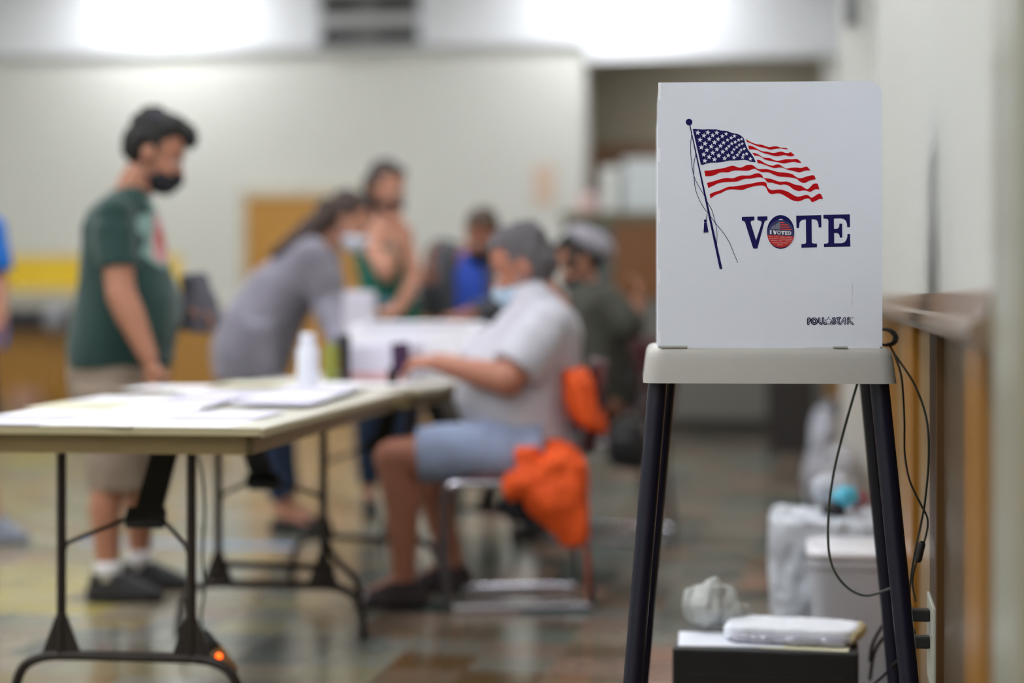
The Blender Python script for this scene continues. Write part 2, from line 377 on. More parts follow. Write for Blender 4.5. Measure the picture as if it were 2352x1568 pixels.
# screen panels
def panel_shape(w_, h_, r, y, th, z0, rtl=False):
    pts = [(0, 0), (w_, 0)]
    for i in range(9):
        a = math.radians(90*i/8); pts.append((w_-r+r*math.cos(a), h_-r+r*math.sin(a)))
    pts.append((0, h_))
    fr_ = [B(x, y, z0+z) for x, z in pts]; bk = [B(x, y+th, z0+z) for x, z in pts]; n = len(pts)
    return MB().add(fr_+bk, [tuple(range(n)), tuple(range(n, 2*n))[::-1]]+[(i, (i+1) % n, n+(i+1) % n, n+i) for i in range(n)])
sb = panel_shape(PW, PH-.0025, .027, 0, .004, PZ0+.0025)
screen = sb.build('privacy_screen', wp, booth)
MB().obox(B(.068, .0002, PZ0-.0002), BW*.215, BD*.0036, UZ*.0026).build('bottom_tab', wp, screen)
sd = MB(); sd.obox(B(-.0004, .0005, PZ0+.002), BW*.004, BD*.40, UZ*(PH-.055)); sd.obox(B(.0012, .0005, PZ0+PH-.055), BW*.004, BD*.38, UZ*.052)
sd.obox(B(PW-.004, .004, PZ0), BW*.004, BD*.40, UZ*(PH-.04)); sd.build('side_wing', wp, booth)
gl = mat('white_plastic_edge', (240,242,252), .3)
for py in (356, 495, 635, 776):
    x, z = PL(1516, py); MB().obox(B(-.0003, -.0007, z-.0135), BW*.0042, BD*.0006, UZ*.027).build('hinge_tab', gl, screen)
x, z = PL(1517, 210); MB().obox(B(.0, -.0007, z-.017), BW*.0048, BD*.0006, UZ*.034).build('hinge_tab', gl, screen)
for (a, b) in (((1957, 650), (1955, 698)),):
    p0, p1 = PL(*a), PL(*b); MB().tube([B(p0[0], -.0004, p0[1]), B(p1[0], -.0004, p1[1])], .0006, 6).build('slot_mark', wp, screen)
# legs
leg_m = mat('dark_navy_metal', (13, 14, 36), .32, 0, .4)
def leg(top, foot, par, m=leg_m, r=.0188):
    top = V(top); foot = V(foot); d = (foot-top).normalized()
    o = MB().tube([top, foot-d*.03], r, 24).build('leg', m, par, True); o.data.set_sharp_from_angle(angle=math.radians(50))
    MB().tube([foot-d*.05, foot-d*.01, V((foot.x, foot.y, .001))], [r+.003, r+.003, r+.001], 20).build('rubber_foot', mat('black_rubber', (22,22,22), .8), o, True)
leg((.2877, 3.672, .90), (.207, 3.60, 0), booth)
leg((.7127, 3.645, .90), (.789, 3.57, 0), booth)
leg((.3306, 3.95, .90), (.255, 4.03, 0), booth)
leg((.745, 3.93, .90), (.846, 4.02, 0), booth)

# prints on the panel
navy = mat('print_navy', (26, 24, 84), .7, spec=.12); red = mat('print_red', (184, 8, 18), .7, spec=.12); wprint = mat('print_white', (222,227,240), .5)
def flat(polys, m, name, par, lift=.0004):
    """printed shapes: polygons in photo positions laid on the panel"""
    mb = MB()
    for pl in polys:
        q = [PL(*p) for p in pl]
        tri = tessellate_polygon([[V((x, z, 0)) for x, z in q]])
        mb.add([B(x, -lift, z) for x, z in q], [tuple(t_) for t_ in tri])
    me = bpy.data.meshes.new(name); me.from_pydata([tuple(v) for v in mb.v], [], mb.f); me.update()
    bm = bmesh.new(); bm.from_mesh(me)
    for f in bm.faces:
        f.normal_update()
        if f.normal.dot(BD) > 0: f.normal_flip()
    bm.to_mesh(me); bm.free()
    return link(name, me, m, par)
def sp2(pts, k=5): return [(p.x, p.y) for p in spline([V((x, y, 0)) for x, y in pts], k)]
def Z1(p): return (1530+p[0]/5.88, 240+p[1]/5.88)
def Z2(p): return (1530+p[0]/4.9, 460+p[1]/4.9)
def Z3(p): return (1480+p[0]/3.2667, 160+p[1]/3.2667)
def Z4(p): return (1840+p[0]/18.09, 715+p[1]/18.09)
def Z5(p): return (1750+p[0]/17.42, 490+p[1]/17.42)
def stroke(pts, w_, closed=False):
    """polyline with width -> list of quads plus round joints"""
    out = []; ws = w_ if isinstance(w_, (list, tuple)) else [w_]*len(pts)
    for i in range(len(pts)-1):
        (x0, y0_), (x1, y1_) = pts[i], pts[i+1]; L = math.hypot(x1-x0, y1_-y0_)
        if L < 1e-6: continue
        nx, ny = -(y1_-y0_)/L/2, (x1-x0)/L/2
        out.append([(x0+nx*ws[i], y0_+ny*ws[i]), (x1+nx*ws[i+1], y1_+ny*ws[i+1]), (x1-nx*ws[i+1], y1_-ny*ws[i+1]), (x0-nx*ws[i], y0_-ny*ws[i])])
    for (x, y), w1 in zip(pts, ws):
        out.append([(x+w1/2*math.cos(a*math.pi/6), y+w1/2*math.sin(a*math.pi/6)) for a in range(12)])
    return out
def disc(c, rx, ry=None, n=40):
    ry = ry or rx; return [(c[0]+rx*math.cos(2*math.pi*i/n), c[1]+ry*math.sin(2*math.pi*i/n)) for i in range(n)]
def star(cx, cy, r, rot=0, ir=.42):
    return [(cx+(r if i % 2 == 0 else r*ir)*math.sin(math.pi*i/5+rot), cy-(r if i % 2 == 0 else r*ir)*math.cos(math.pi*i/5+rot)) for i in range(10)]
canton = [(358,330),(400,328),(460,335),(520,338),(560,332),(620,336),(680,336),(740,350),(810,354),(860,372),(905,388),(960,395),(1000,412),(1045,448),(1060,490),(1075,545),(1105,610),(1150,665),(1185,720),(1212,780),(1140,774),(1100,755),(1050,746),(990,752),(920,755),(850,755),(790,770),(740,778),(680,784),(600,785),(540,800),(500,812),(470,815)]
flat([[Z1(p) for p in canton]], navy, 'flag_canton_print', screen)
stars = [(428,380,34),(562,378,33),(684,381,31),(809,397,26),(922,427,27),(1020,467,22),(510,420,33),(629,416,31),(758,428,28),(878,450,26),(979,479,25),(457,477,33),(583,465,32),(702,466,31),(829,479,25),(933,506,25),(1027,530,22),(525,527,34),(654,511,34),(776,515,30),(886,528,25),(987,548,23),(475,579,33),(610,567,34),(734,559,31),(848,563,25),(952,577,22),(1054,598,24),(550,615,33),(685,605,31),(814,599,28),(916,607,22),(1013,614,22),(508,676,33),(629,653,33),(764,638,31),(891,647,26),(989,645,22),(1088,665,25),(580,708,33),(711,690,32),(840,688,29),(963,682,25),(1043,680,23),(523,760,32),(653,741,33),(789,727,32),(917,717,30),(1034,713,25),(1138,733,28)]
flat([[Z1(p) for p in star(x, y, r*1.12, .12)] for x, y, r in stars], wprint, 'flag_star_print', screen, .0008)
S = [([(1078,462),(1130,500),(1220,535),(1290,542),(1340,560),(1395,575),(1450,565),(1500,565),(1545,580),(1600,583),(1630,592),(1647,606)],
      [(1092,505),(1140,522),(1200,550),(1260,572),(1330,585),(1400,608),(1470,600),(1540,592),(1580,598),(1640,606)]),
     ([(1108,553),(1150,558),(1190,575),(1250,608),(1300,630),(1360,635),(1420,650),(1470,652),(1520,640),(1560,635),(1610,652),(1650,655),(1683,643),(1735,685)],
      [(1120,607),(1180,607),(1240,618),(1300,650),(1380,672),(1480,698),(1550,690),(1600,682),(1660,698),(1700,698)]),
     ([(1163,650),(1200,655),(1250,675),(1300,708),(1350,720),(1400,722),(1450,745),(1500,758),(1560,750),(1620,738),(1700,738),(1775,738),(1830,788)],
      [(1193,692),(1240,692),(1290,712),(1340,745),(1420,762),(1500,778),(1590,795),(1660,782),(1730,775),(1780,785)]),
     ([(1223,745),(1270,752),(1330,790),(1390,815),(1440,825),(1490,808),(1530,810),(1570,835),(1620,862),(1680,855),(1750,850),(1830,855),(1890,836),(1915,850),(1950,890)],
      [(1238,792),(1290,800),(1350,820),(1420,848),(1470,858),(1530,850),(1580,855),(1640,880),(1700,892),(1780,914),(1820,912),(1880,892)]),
     ([(515,893),(600,888),(700,870),(800,852),(860,832),(910,826),(970,848),(1020,848),(1080,820),(1140,812),(1180,825),(1225,862),(1260,872),(1340,870),(1400,880),(1450,895),(1520,912),(1600,918),(1700,937),(1740,965),(1790,993),(1840,990),(1900,970),(1993,955),(2020,1008)],
      [(530,968),(600,965),(660,950),(720,920),(780,915),(840,915),(900,895),(960,890),(1040,893),(1110,892),(1190,868),(1230,885),(1290,912),(1380,915),(1450,945),(1520,970),(1600,978),(1680,985),(1760,1002),(1800,1035),(1840,1055),(1880,1055),(1940,1025)]),
     ([(552,1058),(640,1035),(740,1005),(820,990),(900,995),(970,970),(1020,958),(1080,958),(1140,955),(1200,932),(1260,930),(1295,955),(1320,990),(1400,1000),(1450,1015),(1530,1040),(1620,1038),(1680,1055),(1740,1080),(1820,1095),(1860,1120),(1905,1142),(1940,1120),(1980,1078),(2020,1065),(2048,1075),(2070,1145)],
      [(568,1128),(640,1095),(700,1065),(780,1050),(860,1045),(960,1038),(1020,1015),(1080,1003),(1150,1000),(1220,985),(1280,985),(1330,1003),(1370,1050),(1430,1055),(1480,1070),(1540,1085),(1600,1080),(1660,1100),(1720,1145),(1790,1168),(1850,1160),(1900,1165),(1940,1180),(1975,1165),(2010,1145)]),
     ([(587,1210),(640,1185),(720,1160),(780,1135),(840,1110),(920,1105),(1000,1092),(1080,1078),(1160,1065),(1240,1048),(1310,1042),(1350,1058),(1362,1095),(1380,1130),(1430,1155),(1500,1148),(1560,1150),(1640,1175),(1700,1210),(1760,1240),(1820,1238),(1880,1220),(1920,1225),(1960,1258),(2000,1240),(2050,1208),(2090,1210),(2120,1275)],
      [(600,1270),(660,1225),(740,1195),(820,1155),(900,1145),(960,1150),(1030,1153),(1080,1135),(1160,1110),(1240,1095),(1300,1093),(1340,1110),(1360,1145),(1385,1190),(1430,1210),(1500,1200),(1560,1210),(1640,1255),(1700,1290),(1770,1306),(1830,1295),(1880,1272),(1935,1272),(1960,1310),(1985,1315),(2030,1295),(2070,1275)])]
def strips(S):
    out = []
    for top, bot in S:
        a = sp2(top, 4); b_ = sp2(bot+[top[-1]], 4); out.append([Z1(p) for p in a+b_[::-1][1:]])
    return out
for st in strips(S): flat([st], red, 'flag_stripe_print', screen)
pole = []
pa, pb = (1584.2, 287), (1656, 617.5)
flat([[(pa[0]-.9, pa[1]), (pa[0]+1.1, pa[1]-.3), (pb[0]+3.2, pb[1]-.6), (pb[0]-3.2, pb[1]+.4)], disc(Z1((310,237)), 7.6)], navy, 'flagpole_print', screen, .0005)
cords = []
for c in ([(357,470),(347,560),(352,680),(370,790),(400,860),(450,945)], [(385,640),(370,720),(375,840),(390,920),(430,1010),(475,1075)],
          [(470,990),(505,1050),(530,1140),(545,1220),(543,1310)], [(500,1105),(540,1160),(590,1220),(640,1300),(668,1370),(700,1445)], [(472,1080),(463,1125)]):
    cords += stroke([Z3(p) for p in sp2(c, 5)], 1.25)
cords += [disc(Z3((458,1134)), 3.6), [Z3(p) for p in ((448,1146),(468,1146),(483,1225),(475,1215),(470,1228),(462,1215),(453,1230),(448,1216),(443,1230))]]
flat(cords, navy, 'flag_cord_print', screen, .0006)
VV = [(852,185),(993,182),(993,225),(965,228),(952,238),(952,256),(1012,450),(1073,262),(1075,242),(1060,230),(1027,224),(1027,182),(1140,179),(1140,222),(1118,228),(1105,245),(1028,543),(980,543),(888,248),(875,232),(852,228)]
TT = [(1463,172),(1745,165),(1748,303),(1717,306),(1714,270),(1706,240),(1690,220),(1665,213),(1637,213),(1640,470),(1650,483),(1664,486),(1698,486),(1698,528),(1522,533),(1522,490),(1555,489),(1570,483),(1575,470),(1572,214),(1540,217),(1515,230),(1500,256),(1494,312),(1467,312)]
EE = [(1769,163),(2067,157),(2069,300),(2038,302),(2034,262),(2022,230),(2000,211),(1965,203),(1888,205),(1890,320),(1918,320),(1937,312),(1947,295),(1950,262),(1980,262),(1983,420),(1955,420),(1950,392),(1940,375),(1920,366),(1890,366),(1892,483),(1975,482),(2008,470),(2028,445),(2038,415),(2040,378),(2070,378),(2073,520),(1776,526),(1775,487),(1803,486),(1818,482),(1826,470),(1826,230),(1820,214),(1808,208),(1770,205)]
for nm, L in (('V', VV), ('T', TT), ('E', EE)): flat([[Z2(p) for p in L]], navy, 'vote_letter_print', screen)
flat([[Z2(p) for p in disc((1289,355), 154, 190, 60)]], navy, 'vote_letter_print', screen)
flat([[Z5(p) for p in sp2([(655,265),(700,232),(755,222),(810,232),(855,268),(755,262),(655,265)], 4)[:-1]]], wprint, 'letter_counter_print', screen, .0007)
# sticker over the O
stm = mat('sticker_blue', (30,44,96), .35); sr = mat('sticker_red', (186,36,36), .35); sw = mat('sticker_white', (226,226,232), .4); sor = mat('sticker_orange_red', (216,58,34), .4)
sc_, srx, sry = (752, 812), 540, 552
stk = flat([[Z5(p) for p in disc(sc_, srx, sry, 60)]], stm, 'round_sticker', booth, .0010)
stk['label'] = 'round blue and red sticker reading I VOTED stuck in the letter O'
low = [p for p in disc(sc_, srx, sry, 240) if p[1] > 850+(p[0]-210)*.045]
low.sort(key=lambda p: math.atan2(p[1]-1100, p[0]-752))
flat([[Z5(p) for p in low]], sr, 'lower_red_field', stk, .0013)
flat([[Z5(p) for p in q] for q in ([(722,342),(870,350),(930,385),(722,382)], [(722,432),(1040,440),(1068,482),(722,472)], [(718,522),(1120,532),(1148,574),(718,558)], [(715,608),(1165,625),(1190,655),(1180,668),(715,646)])], sor, 'sticker_stripe', stk, .0014)
dash = []
for i in range(9):
    for j in range(8-0):
        x = 690-i*40-j*0; y = 360+i*26+j*36
        if y > 640 or x < 340: continue
        dash.append([Z5(p) for p in ((x-12, y-12), (x-4, y-17), (x+12, y+12), (x+4, y+16))])
flat(dash, sw, 'sticker_star_dash', stk, .0014)
def glyphs(spec): return [[Z5(p) for p in g_] for g_ in spec]
IV = [[(322,665),(382,668),(378,830),(316,826)],
      [(440,676),(510,680),(532,760),(552,682),(592,684),(545,838),(485,834)],
      [(800,702),(920,700),(905,748),(865,748),(858,850),(808,848),(812,748),(770,744),(775,700)],
      [(925,700),(1012,705),(1012,744),(975,742),(974,762),(1006,764),(1006,796),(972,794),(970,818),(1008,820),(1006,858),(920,852)]]
g_ = glyphs(IV)
g_ += [[Z5(p) for p in q] for q in stroke([(682+62*math.cos(a*math.pi/12), 765+62*math.sin(a*math.pi/12)) for a in range(25)], 50)]
g_ += [[Z5(p) for p in q] for q in stroke([(1050,722),(1048,838)], 46)]+[[Z5(p) for p in q] for q in stroke([(1056,726),(1110,732),(1150,760),(1156,790),(1140,822),(1100,838),(1052,838)], 44)]
flat(g_, sw, 'sticker_lettering', stk, .0015)
rnd = random.Random(3); sm_ = []
for y, segs in ((945, ((285,440),(505,650),(715,915),(960,1195))), (1018, ((300,650),(690,975),(1010,1200))), (1090, ((345,610),(665,850),(925,1165))), (1178, ((440,1035),)), (1255, ((620,850),))):
    for a, b_ in segs:
        x = a; yy = y+(a-700)*.045
        while x < b_-14:
            wd = rnd.uniform(14, 26); hh = rnd.uniform(24, 38); yy += .9
            pts = [(x, yy+hh/2), (x+wd*.3, yy-hh/2), (x+wd*.6, yy+hh*.3), (x+wd, yy-hh*.2)]
            sm_ += [[Z5(p) for p in q] for q in stroke(pts, 9)][:3]; x += wd+5
flat(sm_, mat('sticker_pale_pink', (222,170,168), .5), 'sticker_small_print', stk, .0015)
# maker mark
mk = []; inl = []
def mstroke(p, w_=100, iw=22, k=5):
    q = sp2(p, k) if k else p
    mk.extend([[Z4(a) for a in s_] for s_ in stroke(q, w_)]); inl.extend([[Z4(a) for a in s_] for s_ in stroke(q, iw)])
mstroke([(297,515),(294,330),(318,296),(352,318),(352,362),(325,385)], 100, 26)
mstroke([(545+98*math.cos(a*math.pi/12), 405+103*math.sin(a*math.pi/12)) for a in range(-6, 19)], 108, 22, 0)
mstroke([(752,285),(752,410),(778,480),(845,512)], 92)
mstroke([(910,280),(912,410),(940,480),(1005,515)], 92)
mstroke([(1335,290),(1372,280),(1388,320),(1352,352),(1400,385),(1425,435),(1395,490),(1340,500),(1295,455)], 92)
mstroke([(1500,278),(1610,270)], 90, 20, 0); mstroke([(1560,300),(1555,500)], 88)
mstroke([(1640,515),(1812,272),(1818,505)], 84, 22, 0)
mstroke([(1942,505),(1945,305),(1985,268),(2012,310),(1995,360)], 84); mstroke([(1985,380),(2145,520)], 84)
flat(mk, navy, 'maker_mark_print', screen, .0005); flat(inl, wprint, 'maker_mark_inline', screen, .0008)
flat([[Z4(p) for p in star(1135, 412, 228, 0, .42)]], wprint, 'maker_star_ground', screen, .0010)
flat([[Z4(p) for p in star(1135, 405, 200, 0, .42)]], navy, 'maker_star_print', screen, .0012)
flat([[Z4(p) for p in star(1135, 405, 140, 0, .42)]], wprint, 'maker_star_inner', screen, .0014)
flat([[Z4(p) for p in disc((2135,255), 34)]], mat('print_navy_pale', (110,112,150), .5), 'registered_mark_print', screen, .0006)
flat([[Z4(p) for p in disc((2135,255), 17)]], wprint, 'registered_mark_inner', screen, .0008)

# ---------------------------------------------------------------- cables at the booth
blk = mat('black_cable', (24,26,26), .45); gry = mat('grey_green_cable', (66,76,68), .5); wall_y = 3.78
def cable(name, pts, r, m, label, cat='cable', parent=None):
    o = MB().tube(spline(pts, 8), r, 8).build(name, m, parent, True)
    return setp(o, label, cat) if not parent else o
coil = []
for k in range(3):
    c = P(2030+k*3, 774, 3.9+k*.02)
    for i in range(17):
        a = 2*math.pi*i/16+.3; coil.append(c+V((.0205*math.cos(a), .012*math.sin(a*1), .0155*math.sin(a)))*(1+.08*k))
o = MB().tube(coil, .0024, 8).build('coiled_cable', blk, None, True); setp(o, 'black coiled cable lying on the booth tray behind the white screen', 'cable')
cable('black_cable', [P(2038,788,3.9), P(2050,806,3.9), P(2070,862,3.82), P(2077,960,3.76), P(2078,1040,wall_y), P(2090,1105,wall_y), P(2115,1158,wall_y), P(2131,1195,wall_y), P(2124,1240,wall_y), P(2110,1272,wall_y), P(2096,1330,wall_y), P(2103,1380,3.85)], .0022, blk, 'thin black cable hanging from the booth tray to the wall, the straighter loop')
cable('dark_cable', [P(2040,787,3.92), P(2053,810,3.9), P(2100,882,3.8), P(2128,962,3.74), P(2133,1050,3.74), P(2126,1140,3.75), P(2116,1200,3.8), P(2100,1275,3.8), P(2090,1350,3.83), P(2088,1440,3.83), P(2070,1490,3.9)], .0022, mat('dark_green_cable', (40,48,42), .5), 'dark green cable bowing widest away from the booth beside the wall')
o = MB().cap(P(2117,1250,3.775), P(2109,1284,3.775), .0075, .0075).build('cable_clip', blk, None, True); setp(o, 'small black clip lump where the two hanging cables meet', 'clip')
cable('grey_cable', [P(1970,878,3.82), P(1942,975,3.84), P(1916,1080,3.85), P(1903,1180,3.86), P(1906,1280,3.86), P(1935,1338,3.86), P(1985,1367,3.85), P(2046,1350,3.84), P(2075,1330,3.84)], .0026, gry, 'grey cable hanging in a wide loop between the booth rear legs')
# outlet and plugs
ov = vy(3.74)
t = thing('wall_outlet', 'white wall outlet plate low on the right wall behind the booth', 'outlet', R(US-.008, ov, .3))
MB().rbox(US-.007, US-.001+.012, ov-.11, ov+.11, .27, .44).build('cover_plate', mat('outlet_white', (206,208,196), .4), t, bevel=.002)
for py, lb in ((1392, 'upper'), (1452, 'lower')):
    z = P(2110, py, 3.85).z
    q = MB().rbox(US-.06, US-.0075, ov-.012, ov+.018, z-.012, z+.012).build('power_plug', blk, None, bevel=.003)
    setp(q, 'black power plug in the %s socket of the white wall outlet' % lb, 'plug')
cable('power_cable', [R(US-.058, ov, P(0,1392,3.85).z), P(2088,1400,3.85), P(2092,1430,3.84), P(2100,1460,3.82), P(2075,1500,3.9), P(2020,1560,4.05), P(1960,1600,4.2)], .003, blk, 'black power cord running from the outlet down behind the booth leg')
cable('power_cable', [P(1998,1520,4.3), P(2005,1478,4.3), P(2030,1432,4.2), P(2060,1400,4.15), P(2078,1392,4.1)], .0042, blk, 'thick black cord rising from behind the black device, upper of two')
cable('power_cable', [P(1998,1560,4.32), P(2008,1500,4.28), P(2030,1464,4.2), P(2062,1438,4.15), P(2082,1430,4.1)], .0042, blk, 'thick black cord rising from behind the black device, lower of two')

# ---------------------------------------------------------------- black device and packages
dv0 = V((.366, 4.28, 0)); dv_w = UW*.42; dv_d = UA*.3
t = thing('black_device', 'low black boxy device on the floor between the booth legs', 'device', dv0)
ztop = EYE-(1487-HY)/F*4.28
MB().obox(dv0+UZ*.008, dv_w, dv_d, UZ*(ztop-.008)).build('body', mat('black_plastic', (7,7,8), .5), t, bevel=.006)
for i, k in ((.06,.05),(.94,.05),(.06,.9),(.94,.9)): MB().cbox(dv0+dv_w*i+dv_d*k+UZ*.005, UW*.015, UA*.012, UZ*.005).build('foot', MATS['black_rubber'], t)
for q in (.25, .5, .75): MB().obox(dv0+dv_w*.08+UZ*ztop*q-UA*.002, dv_w*.84, UA*.003, UZ*.003).build('seam', mat('black_seam', (30,30,34), .5), t)
def topd(px, py):                                 # point on top of the device seen there
    Y = (EYE-ztop)*F/(py-HY); return V(((px-CX)/F*Y, Y, ztop))
wpap = mat('paper_white', (232,236,246), .6); clear = mat('clear_film', (225,230,235), .12, trans=.0, spec=.8)
def sheet(name, c, ax, ay, th, m, label, cat='paper', group=None):
    ax = V(ax); ay = V(ay); q = MB().cbox(V(c)+UZ*th/2, ax, ay, UZ*(th/2)).build(name, m); return setp(q, label, cat, group)
def rv(a, L): return V((math.cos(a)*L, math.sin(a)*L, 0))
sheet('paper_sheet', dv0+dv_w*.3+dv_d*.4+UZ*(ztop), rv(-.1, .12), rv(-.1+math.pi/2, .09), .002, wpap, 'white paper sheet under the plastic wrapped package, towards the crumpled bag')
sheet('paper_sheet', dv0+dv_w*.72+dv_d*.3+UZ*(ztop), rv(-.25, .10), rv(-.25+math.pi/2, .07), .0015, mat('paper_yellowish', (226,222,190), .6), 'cream sheet poking out under the wrapped package at its cable end')
# wrapped package
t = thing('wrapped_package', 'flat white package in clear plastic lying on the black device', 'package', dv0+dv_w*.6+dv_d*.5+UZ*(ztop+.003))
pc = dv0+dv_w*.64+dv_d*.5+UZ*(ztop+.0035)
pa_, pb_ = rv(-.26, .155), rv(-.26+math.pi/2, .085)
m1 = MB(); m1.loft([(pc+UZ*.002, pa_*.98, pb_*.98), (pc+UZ*.006, pa_, pb_), (pc+UZ*.03, pa_, pb_), (pc+UZ*.036+pb_*.02, pa_*.97, pb_*.96)], 32, sq=.35)
m1.skin('folded_bundle', wpap, t, .004, 3, .003, 24)
m2 = MB(); m2.loft([(pc+UZ*.0005-pb_*.08, pa_*.95, pb_*1.02), (pc+UZ*.01-pb_*.12, pa_*.96, pb_*1.04), (pc+UZ*.019-pb_*.1, pa_*.9, pb_)], 32, sq=.4)
m2.skin('plastic_sleeve', mat('plastic_sheen', (168,168,184), .08, spec=1), t, .004, 2, .006, 22)
m3 = MB(); m3.cap(pc+pa_*.93-pb_*.7+UZ*.018, pc+pa_*.98+pb_*.75+UZ*.018, .015, .016); m3.skin('folded_edge', mat('cream_cloth', (206,196,160), .7), t, .004, 2, .003, 30)
# crumpled bag
t = MB(); bc = dv0+dv_w*.17+dv_d*.75+UZ*(ztop+.05)
t.ell(bc+UZ*.012, V((.07,.0,.012)), V((0,.045,0)), V((0,0,.054))); t.ell(bc+V((.05,.0,-.01)), V((.05,0,0)), V((0,.04,0)), V((0,0,.035))); t.ell(bc+V((-.03,.0,.02)), V((.04,0,0)), V((0,.03,0)), V((0,0,.045)))
o = t.skin('crumpled_bag', mat('milky_film', (205,208,204), .25, trans=.35, spec=.8), None, .005, 1, .018, 22); setp(o, 'crumpled milky plastic bag standing at the left end of the black device', 'bag')
# tote bin
tb0 = P(1768, 1600, 5.15); tb0.z = 0
t = thing('storage_bin', 'large translucent white storage bin behind the black device by the wall', 'bin', tb0)
milky = mat('milky_bin', (200,202,212), .3, trans=.15, bump=(20, .6))
zt = EYE-(1282-HY)/F*4.95
def bring(o_, w_, d_, z, ins): return (o_+UW*(w_/2)+UA*(d_/2)+UZ*z, UW*(w_/2-ins), UA*(d_/2-ins))
ba = MB(); ob = V(((1855-CX)/F*4.95, 4.95, 0)); ba.loft([bring(ob, .25, .33, .001, .02), bring(ob, .25, .33, zt-.03, .004), bring(ob, .25, .33, zt-.025, -.003), bring(ob, .25, .33, zt, -.003)], 40, sq=.3)
ba.build('front_bin', milky, t, True).data.set_sharp_from_angle(angle=math.radians(40))
br_ = MB(); br_.loft([bring(ob, .25, .33, zt+.001, -.006), bring(ob, .25, .33, zt+.014, -.006), bring(ob, .25, .33, zt+.02, .01)], 40, sq=.3); br_.build('lid', mat('white_lid', (222,222,228), .3), t, True)
ob2 = P(1766, 1600, 5.4); ob2.z = 0; zt2 = EYE-(1200-HY)/F*5.35
wr = MB(); wr.loft([bring(ob2, .36, .4, .001, .012), bring(ob2, .36, .4, .2, 0), bring(ob2, .36, .4, zt2, 0)], 40, sq=.16)
o = wr.skin('wrapped_crate', mat('bubble_film', (196,202,212), .2, spec=.8, bump=(60, 1)), None, .008, 1, .011, 22)
setp(o, 'bulky crate wrapped in bubble film behind the white bin', 'crate')
zt2 += .0
for (px, py, r, c, lb, Y) in [(1905,1120,.05,(190,194,204),'white plastic bag heaped on the wrapped crate', 5.62), (1942,1142,.032,(80,178,206),'bright blue packet among the bags on the wrapped crate', 5.5), (1972,1150,.026,(150,92,98),'dull red packet on the wrapped crate by the wall', 5.6), (1912,1172,.03,(36,34,40),'black pouch lying on the front of the wrapped crate', 5.5)]:
    z = max(P(px, py, Y).z, zt2+r*.7)
    c_ = P(px, py, Y); c_.z = z
    q = MB(); q.ell(c_, V((r*1.25,0,0)), V((0,r,0)), V((0,0,r*.95))); q.ell(c_+V((r*.5,0,r*.4)), V((r*.6,0,0)), V((0,r*.6,0)), V((0,0,r*.6)))
    o = q.skin('plastic_bag' if 'bag' in lb else 'small_packet' if 'packet' in lb else 'pouch', mat('bag_%d' % px, c, .3), None, .006, 2, .012, 20); setp(o, lb, 'bag' if 'bag' in lb else 'packet' if 'packet' in lb else 'pouch')
for (px, py, r, Y, c, lb, nm) in [(1893, 975, .085, 9.3, (176,178,190), 'grey white plastic sack slumped against the far right wall', 'plastic_sack'), (1895,1000, .08, 9.2, (160,160,172), '', ''), (1912, 935, .06, 9.4, (40,38,50), 'dark bundle lying on top of the grey white sack', 'dark_bundle'), (1938,1080,.1,8.0,(172,172,178),'large pale sack on the floor just beyond the wrapped crate', 'pale_sack')]:
    if not nm: continue
    c_ = P(px, py, Y); q = MB()
    if nm == 'dark_bundle': q.ell(c_, V((r*1.3,0,0)), V((0,r,0)), V((0,0,r*.7)))
    else:
        base = V((c_.x, c_.y, 0)); zz = c_.z+r
        q.loft([(base+UZ*.005, V((r*1.0,0,0)), V((0,r,0))), (base+UZ*zz*.3, V((r*1.25,0,0)), V((0,r*1.2,0))), (base+UZ*zz*.7, V((r*.95,0,0)), V((0,r,0))), (base+UZ*zz, V((r*.5,0,0)), V((0,r*.5,0)))], 18)
    o = q.skin(nm, mat(nm+'_film', c, .35), None, .012, 2, .03, 9); setp(o, lb, 'bag')

